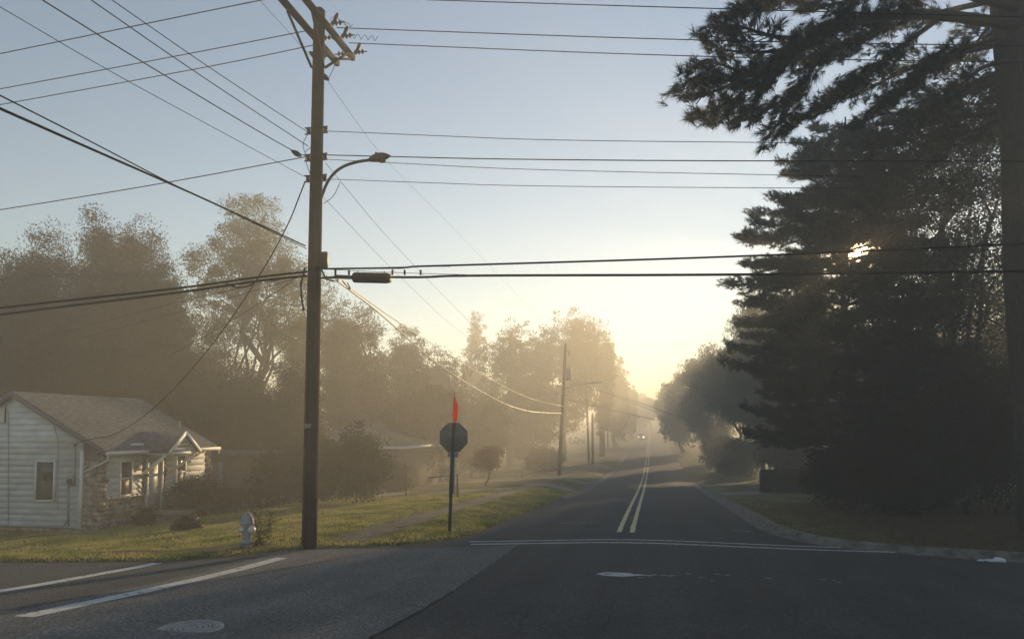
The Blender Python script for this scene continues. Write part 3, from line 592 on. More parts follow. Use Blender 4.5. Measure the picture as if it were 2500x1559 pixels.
# ---------------------------------------------------------------- white house
HX = -18.25; Y0 = 21.9; Y1 = PX(508, 1200, -18.25)[1]; ZB = -.78; EZ = 2.03; RX = HX-3.4; RZ = 3.85
FXp = lambda px: PX(px, 1200, HX)[1]
t = thing('house', (HX-3.4, (Y0+Y1)/2, ZB), 'small white clapboard cottage with grey shingle roof and fieldstone base', 'house')
WX = HX-6.8
mb = MB(); A = []; zt0 = ZB-.2
V = [(WX, Y0+.05, zt0), (HX-.02, Y0+.05, zt0), (HX-.02, Y0+.05, EZ), (RX, Y0+.05, RZ-.06), (WX, Y0+.05, EZ), (WX, Y1, zt0), (HX-.02, Y1, zt0), (HX-.02, Y1, EZ), (RX, Y1, RZ-.06), (WX, Y1, EZ)]
mb.add(V, [(0, 1, 2, 3, 4), (9, 8, 7, 6, 5), (1, 6, 7, 2), (5, 0, 4, 9)]); mb.build('wall', M['mortar'], t)
# gable-side clapboards (facing the camera)
GX1 = PY(199, 1200, Y0)[0]; b = .205; mb = MB(); z = ZB+.12
while z < RZ-.1:
    z1 = min(z+b, RZ-.08)
    def lim(zz): return (WX, GX1) if zz <= EZ else (WX+(RX-WX)*(zz-EZ)/(RZ-EZ), min(GX1, HX-(HX-RX)*(zz-EZ)/(RZ-EZ)))
    a0, a1 = lim(z); c0, c1 = lim(z1); V = [(a0, Y0-.03, z), (a1, Y0-.03, z), (c1, Y0+.0, z1), (c0, Y0+.0, z1), (a0, Y0+.04, z), (a1, Y0+.04, z), (c1, Y0+.04, z1), (c0, Y0+.04, z1)]
    mb.add(V, [(0, 1, 2, 3), (4, 0, 3, 7), (1, 5, 6, 2), (0, 4, 5, 1)]); z = z1
mb.build('siding', M['siding'], t)
mb = MB().box((GX1-.06, Y0-.05, ZB+.1), (GX1+.05, Y0+.06, 1.95)); mb.build('corner_board', M['trim'], t)
def panel(y0, y1, z0, z1):
    mb = MB(); z = z0
    while z < z1-.02:
        q = min(z+.23, z1); mb.add([(HX+.07, y0, z), (HX+.07, y1, z), (HX+.035, y1, q), (HX+.035, y0, q), (HX, y0, z), (HX, y1, z), (HX, y1, q), (HX, y0, q)], [(0, 1, 2, 3), (4, 0, 3, 7), (1, 5, 6, 2), (4, 5, 1, 0)]); z = q
    mb.box((HX, y0, z0-.03), (HX+.085, y1, z0)); mb.build('siding', M['siding'], t)
ya, yb, yc, yd = FXp(256), FXp(342), FXp(401), FXp(496)
panel(ya, yb, .32, 1.86); panel(yc, yd, .32, 1.86)
# fieldstone facing
rng = R_(77); mb = MB()
def stones(y0, y1, z0, z1):
    mb = MB(); z = z0
    mb.box((HX-.03, y0, z0), (HX+.012, y1, z1))
    while z < z1:
        hh = rng.uniform(.12, .2); y = y0
        while y < y1:
            ww = rng.uniform(.12, .26); mb.blob((HX+.02, y+ww/2, z+hh/2+rng.uniform(-.02, .02)), (.055+rng.uniform(0, .03), ww*.5, hh*.52), rng, 7, 4, .14); y += ww*.97
        z += hh*.95
    mb.build('stone_facing', M['stone'], t, True)
stones(Y0+.05, yb+.05, ZB-.1, .30); stones(Y0+.05, ya-.02, .30, 1.9); stones(yc-.28, Y1, ZB-.1, .30); stones(yd+.02, Y1, .30, 1.9); stones(yc-.28, yc-.03, .3, 1.5)
mb = MB().box((GX1+.06, Y0-.012, ZB-.1), (HX, Y0+.03, 1.55)); z = ZB-.1
while z < 1.55:
    hh = rng.uniform(.13, .2); x = GX1+.08
    while x < HX+.02: ww = rng.uniform(.13, .24); mb.blob((min(x+ww/2, HX), Y0+.02, z+hh/2), (ww*.5, .06+rng.uniform(0, .03), hh*.52), rng, 7, 4, .14); x += ww*.97
    z += hh*.95
mb.build('stone_facing', M['stone'], t, True); mb = MB().box((WX, Y0-.014, ZB-.1), (GX1, Y0+.03, ZB+.09)); x = WX
while x < GX1: ww = rng.uniform(.15, .3); mb.blob((x+ww/2, Y0+.0, ZB+.0), (ww*.5, .06, .1), rng, 7, 4, .14); x += ww
mb.build('foundation', M['stone'], t, True)
# roof
def slab(mb, P, th): 
    P = np.array(P, float); n = unit(np.cross(P[1]-P[0], P[2]-P[0])); n = n if n[2] > 0 else -n; k = len(P)
    V = np.vstack([P, P-n*th]); mb.add(V, [tuple(range(k)), tuple(range(k, 2*k))[::-1]]+[(i, i+k, (i+1) % k+k, (i+1) % k) for i in range(k)])
ov = .38; sl_ = (RZ-EZ)/(HX-RX); ex = HX+ov; ez = EZ-ov*sl_+.12; rz = RZ+.12
rf = MB(); slab(rf, [(ex, Y0-.22, ez), (ex, Y1+.05, ez), (RX, Y1+.05, rz), (RX, Y0-.22, rz)], .09)
slab(rf, [(2*RX-ex, Y0-.22, ez), (RX, Y0-.22, rz), (RX, Y1+.05, rz), (2*RX-ex, Y1+.05, ez)], .09)
roof = rf.build('roof', M['shingle'], t)
# shingle courses
mb = MB(); L = math.hypot(ex-RX, rz-ez); n = int(L/.145)
for k in range(n):
    u0 = k/n; xa = ex+(RX-ex)*u0; za = ez+(rz-ez)*u0; xb = ex+(RX-ex)*(k+1)/n; zb = ez+(rz-ez)*(k+1)/n
    mb.add([(xa, Y0-.22, za+.022), (xa, Y1+.05, za+.022), (xb, Y1+.05, zb+.006), (xb, Y0-.22, zb+.006), (xa, Y0-.22, za), (xa, Y1+.05, za)], [(0, 1, 2, 3), (4, 5, 1, 0)])
mb.build('shingle_course', M['shingle'], roof)
MB().beam((ex-.01, Y0-.24, ez-.10), (RX, Y0-.24, rz-.10), .035, .15).beam((2*RX-ex, Y0-.24, ez-.10), (RX, Y0-.24, rz-.10), .035, .15).build('fascia', M['fascia'], t); MB().beam((ex-.01, Y1+.06, ez-.1), (RX, Y1+.06, rz-.1), .03, .15).build('fascia', M['trim'], t)
mb = MB().box((HX, Y0-.2, EZ-.14), (ex-.02, Y1+.03, EZ-.10)); mb.build('soffit', M['trim'], t)
pyc = (FXp(350)+FXp(393))/2+.1; pw = .92
for y0, y1 in ((Y0-.24, pyc-pw-.1), (pyc+pw+.02, Y1+.09)): mb = MB().box((ex, y0, ez-.14), (ex+.11, y1, ez-.125)); mb.box((ex+.1, y0, ez-.14), (ex+.112, y1, ez-.02)); mb.box((ex-.0, y0, ez-.14), (ex+.01, y1, ez-.03)); mb.build('gutter', M['trim'], t)
mb = MB().tube([(ex+.05, Y0-.18, ez-.14), (ex+.05, Y0-.18, ez-.3), (HX-.1, Y0-.09, ez-.52), (GX1+.1, Y0-.06, ez-.72)], .03, 6); mb.build('downspout', M['trim'], t, True); mb = MB().tube([(ex+.05, Y1+.03, ez-.14), (ex+.05, Y1+.03, ez-.3)], .035, 6); mb.build('downspout', M['trim'], t, True)
# porch gable facing the street
px_ = HX+1.15; pz0 = 1.86; pz1 = pz0+.72
mb = MB(); slab(mb, [(px_+.1, pyc-pw, pz0), (px_+.1, pyc, pz1), (RX+1.6, pyc, pz1), (ex-.6, pyc-pw, pz0)], .07); slab(mb, [(px_+.1, pyc, pz1), (px_+.1, pyc+pw, pz0), (ex-.6, pyc+pw, pz0), (RX+1.6, pyc, pz1)], .07); mb.build('porch_roof', M['shingle'], t)
mb = MB()
for k in range(4):
    f0, f1 = k/4, (k+1)/4; w0, w1 = (pw-.12)*(1-f0), (pw-.12)*(1-f1)
    mb.add([(px_+.03, pyc-w0, pz0+.0+f0*.6), (px_+.03, pyc+w0, pz0+f0*.6), (px_+.0, pyc+w1, pz0+f1*.6), (px_, pyc-w1, pz0+f1*.6), (px_-.02, pyc-w0, pz0+f0*.6), (px_-.02, pyc+w0, pz0+f0*.6)], [(0, 1, 2, 3), (4, 5, 1, 0)])
mb.build('pediment', M['siding'], t)
mb = MB().beam((px_+.12, pyc-pw-.02, pz0-.05), (px_+.12, pyc, pz1-.03), .03, .13); mb.beam((px_+.12, pyc+pw+.02, pz0-.05), (px_+.12, pyc, pz1-.03), .03, .13); mb.box((px_-.05, pyc-pw+.05, pz0-.12), (px_+.05, pyc+pw-.05, pz0-.01))
for s in (-1, 1): mb.box((HX, pyc+s*(pw-.1)-.04, pz0-.12), (px_-.05, pyc+s*(pw-.1)+.04, pz0-.02)); mb.beam((px_-.1, pyc+s*(pw-.1), pz0-.12), (HX+.08, pyc+s*(pw-.1), pz0-.85), .07, .09)
mb.box((HX, pyc-pw+.15, pz0-.06), (px_-.05, pyc+pw-.15, pz0-.03)); mb.build('porch_bracket', M['trim'], t)
# door, windows
def window(parent, c0, c1, z0, z1, axis_, low='glass', mid=True, label=None):
    fr = MB(); gl = MB(); gl2 = MB(); wd_ = .055
    def bx(a0, a1, b0, b1, d0, d1):
        return ((HX+d0, a0, b0), (HX+d1, a1, b1)) if axis_ == 'x' else ((a0, Y0-d1, b0), (a1, Y0-d0, b1))
    for a0, a1, b0, b1 in ((c0-wd_, c0, z0-.05, z1+.05), (c1, c1+wd_, z0-.05, z1+.05), (c0, c1, z1, z1+.05), (c0, c1, z0-.05, z0)): fr.box(*bx(a0, a1, b0, b1, .0, .10))
    zm = (z0+z1)/2
    if mid: fr.box(*bx(c0, c1, zm-.025, zm+.025, .0, .092))
    f = fr.build('window', M['trim'], parent); gl.box(*bx(c0, c1, zm, z1, .02, .075)); gl.build('upper_pane', M['glass'], f); gl2.box(*bx(c0, c1, z0, zm, .02, .072)); gl2.build('lower_pane', M[low], f)
window(t, FXp(289), FXp(315), .38, 1.52, 'x', 'screen'); window(t, FXp(426), FXp(446), .38, 1.62, 'x', 'screen')
wx0, wx1 = PY(92, 1200, Y0)[0], PY(134, 1200, Y0)[0]; window(t, wx0, wx1, PY(110, 1219, Y0)[2], PY(110, 1127, Y0)[2], 'y', 'screen', mid=False)
d0, d1 = FXp(356), FXp(388); dr = MB().box((HX+.0, d0, -.30), (HX+.06, d1, 1.62)).build('door', M['door'], t)
MB().lathe((HX+.06, d0+.08, .62), [(.03, 0), (.03, .05), (.015, .06)], 10, (1, 0, 0)).build('handle', M['darkmetal'], dr)
mb = MB()
for a in (d0-.09, d1+.01): mb.box((HX, a, -.32), (HX+.11, a+.08, 1.70))
mb.box((HX, d0-.09, 1.62), (HX+.105, d1+.09, 1.70)); mb.build('door_frame', M['trim'], t)
MB().box((HX, d0-.3, -.44), (HX+1.35, d1+.35, -.32)).box((HX+.1, d0-.2, ZB-.1), (HX+1.2, d1+.25, -.44)).box((HX+1.35, d0-.1, ZB-.1), (HX+1.7, d1+.1, -.58)).build('porch_step', M['concrete'], t)
mb = MB().box((HX+.07, yb-.42, 1.32), (HX+.12, yb-.12, 1.34))
for k in range(5): mb.box((HX+.085, yb-.41+k*.06, 1.18), (HX+.1, yb-.375+k*.06, 1.30))
mb.build('house_number', M['darkmetal'], t)
MB().box((HX+.09, yb+.06, .95), (HX+.25, yb+.22, 1.02)).tube([(HX+.1, yb+.13, .3), (HX+.16, yb+.14, .95)], .02, 6).build('mailbox', M['darkmetal'], t)
# electric meter, service mast, vent, conduit on the gable wall
def gp(px, py): return PY(px, py, Y0-.05)
a = gp(178, 1173); mb = MB().cbox(a+np.array([-.02, -.05, 0]), (.24, .12, .34)); m_ = mb.build('meter_box', M['galv'], t); MB().lathe(a+np.array([0, -.1, 0]), [(.09, 0), (.09, .07), (.07, .1), (.01, .11)], 16, (0, -1, 0)).build('meter_glass', M['ceramic'], m_, True)
MB().tube([gp(183, 1160), gp(184, 1125), gp(184, 1092)], .02, 6).lathe(gp(184, 1090), [(.03, 0), (.06, .03), (.06, .08), (.02, .12)], 10).tube([gp(167, 1178), gp(167, 1283)], .03, 6).build('service_mast', M['galv'], t, True)
MB().tube([gp(20, 1005), gp(20, 1280)], .012, 5).tube([gp(130, 1035), gp(142, 1070), gp(140, 1200), gp(142, 1245)], .01, 5).tube([gp(0, 1282), gp(80, 1284), gp(155, 1284), gp(163, 1270)], .022, 5).build('conduit', M['galv'], t, True)
mb = MB(); v0 = gp(-20, 993); v1 = gp(12, 1031); mb.box((v0[0], Y0-.06, v1[2]), (v1[0], Y0-.02, v0[2]))
vt = mb.build('gable_vent', M['darkhole'], t); mb = MB()
for k in range(7): zz = v1[2]+(v0[2]-v1[2])*(k+.5)/7; mb.add([(v0[0], Y0-.10, zz-.03), (v1[0], Y0-.10, zz-.03), (v1[0], Y0-.06, zz+.03), (v0[0], Y0-.06, zz+.03)], [(0, 1, 2, 3)])
mb.build('louvre', M['trim'], vt)
MB().box((ex-.3, pyc-pw-.55, ez+.14), (ex-.02, pyc-pw-.2, ez+.22)).build('roof_vent', M['trim'], t)
MB().tube([(HX-1.0, Y1-.6, 2.4), (HX-1.0, Y1-.6, 3.0)], .045, 8).build('vent_pipe', M['galv'], t, True)
# bushes by the cottage
shrub(478, 1245, 28.5, 1.15, 1.55, 'big rounded shrub against the right half of the white cottage', 'shrub', 101, .045, 420)
shrub(560, 1225, 31, .8, 1.1, 'smaller shrub trailing right of the big one by the cottage', 'shrub', 102, .045, 220)
shrub(352, 1275, 25.3, .42, .75, 'narrow shrub against the stone base left of the porch step', 'shrub', 103, .035, 130)
shrub(458, 1297, 22.0, .45, .48, 'small dark shrub alone on the lawn before the porch', 'shrub', 104, .03, 150)
# shed behind
sb = D(545, 1240, 33); zb = G(sb[0], sb[1]); t = thing('shed', (sb[0], sb[1], zb), 'low flat-roofed shed with pale blue door behind the cottage', 'shed')
x1 = D(576, 1150, 33)[0]; x0 = x1-3.2; y0 = sb[1]
MB().box((x0, y0, zb-.2), (x1, y0+4, 1.45)).build('wall', M['brownwall'], t); MB().box((x0-.2, y0-.3, 1.45), (x1+.35, y0+4.2, 1.6)).build('roof', M['shingle'], t)
MB().box((D(519, 1200, 33)[0], y0-.05, zb), (D(541, 1200, 33)[0], y0-.005, 1.2)).build('door', M['bluewall'], t)
# distant house
hb = D(991, 1180, 47); zb = G(hb[0], hb[1]); t = thing('house', (hb[0]-4, hb[1]+3, zb), 'hazy distant house with dark walls and pale eave, beyond the lawn', 'house')
ex1 = hb[0]; MB().box((ex1-8, hb[1], zb-.2), (ex1-.5, hb[1]+9, 1.45)).build('wall', M['brownwall'], t)
mb = MB(); slab(mb, [(ex1, hb[1]-.5, 1.55), (ex1, hb[1]+9.5, 1.55), (ex1-4.2, hb[1]+7, 3.1), (ex1-4.2, hb[1]+2.5, 3.1)], .1); slab(mb, [(ex1-8.4, hb[1]-.5, 1.55), (ex1-4.2, hb[1]+2.5, 3.1), (ex1-4.2, hb[1]+7, 3.1), (ex1-8.4, hb[1]+9.5, 1.55)], .1); slab(mb, [(ex1, hb[1]-.5, 1.55), (ex1-4.2, hb[1]+2.5, 3.1), (ex1-8.4, hb[1]-.5, 1.55)], .1); mb.build('roof', M['shingle'], t)
MB().box((ex1-8.4, hb[1]-.53, 1.38), (ex1+.02, hb[1]-.5, 1.55)).box((ex1, hb[1]-.5, 1.38), (ex1+.03, hb[1]+9.5, 1.55)).build('fascia', M['trim'], t)
for k in (0, 1): f = MB().box((ex1-3-k*3, hb[1]-.06, zb+.9), (ex1-2-k*3, hb[1]-.005, zb+2)).build('window', M['trim'], t); MB().box((ex1-2.93-k*3, hb[1]-.08, zb+.97), (ex1-2.07-k*3, hb[1]-.062, zb+1.93)).build('pane', M['glass'], f)
# pale building glimpsed in the woods on the right
hb = D(2262, 1200, 40); zb = G(hb[0], hb[1]); t = thing('house', (hb[0], hb[1]+3, zb), 'white house wall glimpsed through a gap in the dark woods', 'house')
MB().box((hb[0]-4, hb[1], zb-.2), (hb[0]+5, hb[1]+7, zb+2.8)).build('wall', M['siding'], t)
mb = MB(); slab(mb, [(hb[0]-4.4, hb[1]-.4, zb+2.8), (hb[0]+5.4, hb[1]-.4, zb+2.8), (hb[0]+5.4, hb[1]+3.5, zb+4.3), (hb[0]-4.4, hb[1]+3.5, zb+4.3)], .1); slab(mb, [(hb[0]-4.4, hb[1]+7.4, zb+2.8), (hb[0]-4.4, hb[1]+3.5, zb+4.3), (hb[0]+5.4, hb[1]+3.5, zb+4.3), (hb[0]+5.4, hb[1]+7.4, zb+2.8)], .1); mb.build('roof', M['shingle'], t)
hb = D(2190, 1150, 62); zb = G(hb[0], hb[1]); t = thing('house', (hb[0], hb[1]+3, zb), 'hazy house behind the clipped hedge left of the pine foot', 'house')
MB().box((hb[0]-4, hb[1], zb-.2), (hb[0]+6, hb[1]+8, zb+2.7)).build('wall', M['siding'], t)
mb = MB(); slab(mb, [(hb[0]-4.5, hb[1]-.5, zb+2.7), (hb[0]+6.5, hb[1]-.5, zb+2.7), (hb[0]+6.5, hb[1]+4, zb+4.4), (hb[0]-4.5, hb[1]+4, zb+4.4)], .1); slab(mb, [(hb[0]-4.5, hb[1]+8.5, zb+2.7), (hb[0]-4.5, hb[1]+4, zb+4.4), (hb[0]+6.5, hb[1]+4, zb+4.4), (hb[0]+6.5, hb[1]+8.5, zb+2.7)], .1); mb.build('roof', M['shingle'], t)
# clipped hedge
h0 = D(1856, 1190, 40); h1 = D(1990, 1190, 38); rng = R_(9); n = 9000
P = np.column_stack([rng.uniform(h0[0], h1[0], n), rng.uniform(h0[1]-.6, h0[1]+.6, n), rng.uniform(0, 1.25, n)]); P[:, 2] += G2(P[:, 0], P[:, 1])
V, Fq = leafquads(P, .06, rng); mb = MB(); mb.addnp(V, Fq); tag(mb.build('hedge', M['shrub']), 'clipped boxy hedge on the lawn just left of the pine foot', 'hedge')

# ---------------------------------------------------------------- near utility pole
pb = D(755, 1330, 16.5); pt = D(780, 26, 16.5); zb = G(pb[0], pb[1]); pb[2] = zb-.1
t = thing('utility_pole', (pb[0], pb[1], zb), 'tall weathered wooden utility pole in the foreground with paired crossarms', 'utility pole')
MB().tube([pb+(pt-pb)*k/12 for k in range(13)]+[pt+np.array([0, 0, .05])], list(np.linspace(.172, .127, 13))+[.07], 20).build('pole', M['wood'], t, True)
def pp(z): k = (z-pb[2])/(pt[2]-pb[2]); return pb+(pt-pb)*k
ar = pp(11.55)
for dx, nm in ((-.20, 0), (.20, 1)):
    c = ar+np.array([dx, 0, .1*nm]); MB().beam(c+np.array([0, -1.45, 0]), c+np.array([0, 1.45, 0]), .10, .125).build('crossarm', M['wood'], t)
for dx, s in ((-.27, -1), (.27, -1), (-.27, 1), (.27, 1)):
    MB().beam(ar+np.array([dx, s*.95, -.03]), pp(10.75)+np.array([dx*.55, s*.03, 0]), .035, .05).build('brace', M['wood'], t)
for k, (yo, zz) in enumerate(((-1.3, .1), (-.0, .1), (.55, .1), (1.3, .1))):
    c = ar+np.array([.2, yo, zz])
    for s in ((1,) if k == 1 else (1, -1)):
        ins = MB()
        for j in range(3): ins.lathe(c+np.array([s*(.12+j*.09), 0, .06]), [(.015, -.02), (.055, -.015), (.06, .0), (.02, .035)], 12, (s, 0, 0))
        ins.tube([c+np.array([0, 0, .05]), c+np.array([s*.42, 0, .06])], .013, 6); ins.build('insulator', M['ceramic'], t, True)
    MB().lathe(c+np.array([.1, .06, .06]), [(.03, 0), (.035, .05), (.045, .2), (.035, .26), (.015, .3)], 10, (.35, .1, 1)).build('fuse_cutout', M['ceramic'], t, True)
MB().beam(ar+np.array([.26, .2, -.55]), ar+np.array([.26, 1.1, -.1]), .05, .05).build('brace', M['wood'], t)
for zz in (9.35, 8.75, 8.28):
    for s in (-1, 1):
        c = pp(zz)+np.array([s*.2, 0, 0]); MB().lathe(c-np.array([0, 0, .05]), [(.03, 0), (.055, .015), (.035, .05), (.055, .085), (.03, .1)], 12).box(c+np.array([-.09, -.02, -.08]), c+np.array([.05, .02, -.06])).box(c+np.array([-.09, -.02, .06]), c+np.array([.05, .02, .08])).build('clevis', M['darkmetal'], t, True)
for px, py in ((767, 136), (793, 188), (724, 375)):
    c = D(px, py, 16.45); s = -1 if px < 780 else 1; MB().lathe(c, [(.01, -.16), (.04, -.1), (.06, -.03), (.06, .03), (.04, .08), (.01, .14)], 10, (.75, 0, -.66) if px != 724 else (.8, 0, -.5)).build('strain_insulator', M['darkmetal'], t, True)
MB().box(pp(6.5)+np.array([.12, -.06, -.25]), pp(6.5)+np.array([.3, .06, .12])).tube([pp(6.35)+np.array([.15, -.1, 0]), pp(6.0)+np.array([.32, -.1, 0]), pp(5.95)+np.array([.5, -.05, 0])], .02, 6).build('cable_bracket', M['darkmetal'], t, True)
MB().tube([pp(6.25)+np.array([-.15, -.16, 0]), pp(5.9)+np.array([-.25, -.14, 0]), pp(5.6)+np.array([-.23, -.14, 0]), pp(5.3)+np.array([-.17, -.14, 0])], .02, 6).build('cable_loop', M['cable'], t, True)
MB().tube([pp(zz)+np.array([-.02, -.182+.003*zz, 0]) for zz in (0.1, 3, 6)], .012, 5).build('ground_wire', M['cable'], t, True)
MB().box(pp(2.75)+np.array([-.07, -.19, -.05]), pp(2.75)+np.array([.07, -.155, .05])).build('pole_tag', M['galv'], t)
rng = R_(3)
for p0, p1, am in ((D(806, 48, 16.6), D(862, 68, 16.6), .1), (D(848, 92, 17), D(924, 100, 17), .12)):
    k = np.linspace(0, 1, 60)[:, None]; P = p0+(p1-p0)*k; P[:, 2] += am*np.abs(np.sin(k[:, 0]*np.pi*4.5))-.02; MB().tube(P, .006, 4).build('tie_wire', M['wire'], t, True)
for a, b_, c_ in (((750, 330), (738, 352), (744, 372)), ((745, 385), (750, 405), (757, 425)), ((823, 138), (815, 165), (801, 195)), ((830, 445), (815, 480), (790, 497)), ((765, 355), (742, 372), (750, 388))):
    MB().tube(smoothpoly(dd((*a, 16.45), (*b_, 16.45), (*c_, 16.45)), 2), .008, 4).build('jumper', M['wire'], t, True)
# street lamp on the pole
la = pp(7.9)+np.array([.15, 0, 0]); t = thing('street_lamp', la, 'grey cobra-head street lamp on a curved arm from the near pole', 'street lamp')
P = smoothpoly([PY(784, 484, 15.5), PY(800, 440, 15.5), PY(828, 410, 15.5), PY(865, 396, 15.5), PY(905, 390, 15.5)], 3); MB().tube(P, .034, 10).build('arm', M['lampgrey'], t, True)
a = PY(900, 391, 15.5); b_ = PY(953, 381, 15.5); n = 18; ax = b_-a; mb = MB(); V = []
for i in range(9):
    u = i/8; w_ = [.04, .085, .11, .125, .13, .13, .12, .09, .02][i]; hh = [.035, .07, .085, .095, .095, .09, .075, .05, .015][i]; c = a+ax*u+np.array([0, 0, .02*math.sin(u*3)])
    for j in range(12): an = 6.283*j/12; V.append(c+np.array([0, w_*math.cos(an), hh*math.sin(an)*(1 if math.sin(an) > 0 else .8)]))
mb.add(V, [(i*12+j, i*12+(j+1) % 12, (i+1)*12+(j+1) % 12, (i+1)*12+j) for i in range(8) for j in range(12)]+[tuple(range(12))[::-1], tuple(96+j for j in range(12))])
hd = mb.build('lamp_head', M['lampgrey'], t, True); c = a+ax*.62; MB().lathe(c+np.array([0, 0, -.06]), [(.09, 0), (.08, -.04), (.03, -.06)], 14).build('lens', M['glass'], hd, True)
MB().lathe(a+ax*.35+np.array([0, 0, .09]), [(.03, 0), (.03, .05), (.02, .06)], 10).build('photocell', M['darkmetal'], hd)

# ---------------------------------------------------------------- wires
def wire(P, r, label, mt='wire', cat='wire', name='utility_wire', n=4, parent=None, g='overhead wires at the crossing'):
    P = np.array(P, float)
    if len(P) == 3:    # smooth curve through three points
        t = np.linspace(0, 1, 40)[:, None]; u = np.linalg.norm(P[1]-P[0])/(np.linalg.norm(P[1]-P[0])+np.linalg.norm(P[2]-P[1]))
        A = P[0]; Cc = P[2]; B = (P[1]-A*(1-u)**2-Cc*u*u)/(2*u*(1-u)); P = A*(1-t)**2+2*B*t*(1-t)+Cc*t*t
    else: P = smoothpoly(P, 3)
    o = MB().tube(P, r, n).build(name, M[mt], None, True); tag(o, label, cat, g); return o
def ext(a, b, k): a = np.array(a); b = np.array(b); return b+(b-a)*k
def cross(y, pts, r, label, mt='wire', **k):       # runs across the road in the plane Y=y
    P = [PY(px, py, y) for px, py in pts]
    if pts[0][0] < 0: P = [P[0]+(P[0]-P[1])/np.linalg.norm(P[0]-P[1])*18]+P
    if pts[-1][0] > 2500: P = P+[P[-1]+(P[-1]-P[-2])/np.linalg.norm(P[-1]-P[-2])*14]
    if len(P) == 3: P = [P[0], P[0]*.5+P[1]*.5, P[1], P[2]]
    wire(P, r, label, mt, **k)
cross(14.15, [(1041, 0), (1794, 23), (2560, 44)], .011, 'topmost thin wire crossing the sky to the right, entering at the frame top')
cross(15.9, [(822, 68), (1732, 101), (2560, 113)], .012, 'upper wire from the crossarm to the right, second from the top')
cross(16.75, [(852, 105), (1732, 141), (2560, 153)], .012, 'wire from the crossarm end to the right, third from the top')
cross(15.5, [(797, 320), (1340, 343), (1990, 349), ], .008, 'thin wire leaving the pole rightward at the highest clevis')
cross(15.5, [(780, 378), (1340, 392), (2560, 394)], .012, 'darker wire passing behind the street lamp head to the right')
cross(15.5, [(797, 389), (1289, 415), (2100, 431)], .007, 'thin wire just below the street lamp head to the right')
cross(15.5, [(797, 437), (1289, 455), (2100, 460)], .007, 'thin wire leaving rightward at the lowest clevis')
cross(15.5, [(790, 656), (955, 654), (985, 654), (1010, 650), (1060, 649), (1855, 625), (2560, 592)], .021, 'upper of two thick cables crossing right, rising to the right', 'cable', cat='cable')
cross(15.5, [(785, 678), (850, 676), (940, 676), (1040, 677), (1100, 672), (1800, 671), (2560, 661)], .027, 'lower and thicker of two cables crossing right, with the splice case', 'cable', cat='cable')
cross(15.45, [(795, 656), (1000, 651), (1100, 650)], .006, 'short steel strand lashed above the thick cables at the pole')
cross(15.45, [(800, 657), (950, 665), (1160, 671)], .006, 'straight steel strand carrying the splice case')
t = thing('splice_case', PY(907, 678, 15.5), 'black cylindrical splice case hanging on the thick cable', 'splice case')
c0, c1 = PY(861, 677, 15.42), PY(950, 679, 15.42); L = np.linalg.norm(c1-c0)
MB().lathe(c0, [(.05, 0), (.1, .02), (.118, .05), (.118, L*.3), (.122, L*.31), (.122, L*.33), (.118, L*.34), (.118, L-.05), (.1, L)], 18, c1-c0).build('case', M['cable'], t, True)
MB().lathe(c1, [(.09, 0), (.1, .01), (.1, .03), (.05, .035)], 18, c1-c0).build('end_cap', M['ceramic'], t, True)
MB().tube([PY(818, 675, 15.42), c0], .045, 8).build('cable_sleeve', M['cable'], t, True)
for px in (819, 852, 958, 988, 1027): a = PY(px, 661, 15.45); MB().box(a+np.array([-.018, -.02, -.09]), a+np.array([.018, .02, .02])).build('spacer_block', M['cable'], t)
for px in (873, 938): a = PY(px, 661, 15.42); MB().tube([a, a-np.array([0, 0, .06])], .01, 5).build('hanger', M['cable'], t)
# left of the pole, across
cross(14.15, [(-90, 150), (317, 66), (660, -4), (762, -24)], .013, 'topmost wire leaving the frame top toward the left')
cross(15.9, [(-90, 234), (423, 139), (751, 75), (775, 70)], .013, 'second wire running left from the crossarms')
cross(16.75, [(-90, 272), (509, 164), (760, 112), (778, 107)], .013, 'third wire running left from the crossarms')
cross(15.5, [(-90, 526), (78, 500), (410, 446), (751, 382)], .012, 'single wire running left at street lamp height')
cross(15.5, [(-90, 763), (0, 751), (464, 701), (620, 677), (750, 663)], .026, 'upper of the two thick cables running left below the tree tops', 'cable', cat='cable')
cross(15.5, [(-90, 781), (0, 767), (464, 711), (620, 686), (750, 673)], .028, 'lower of the two thick cables running left below the tree tops', 'cable', cat='cable')
wire([PY(552, 692, 15.45), PY(580, 703, 15.45), PY(610, 698, 15.45), PY(625, 685, 15.45)], .016, 'short slack loop hanging from the left thick cables', 'cable', cat='cable')
wire([PY(735, 672, 15.5), D(500, 722, 22), D(120, 822, 32)], .008, 'thin service wire sloping left in front of the dark trees, upper one')
wire([PY(735, 675, 15.5), D(560, 727, 22), D(180, 830, 30), ], .008, 'thin service wire sloping left in front of the dark trees, lower one')
wire([D(715, 685, 17), D(560, 785, 24), D(250, 955, 36)], .009, 'thin service wire slanting down behind the house roof')
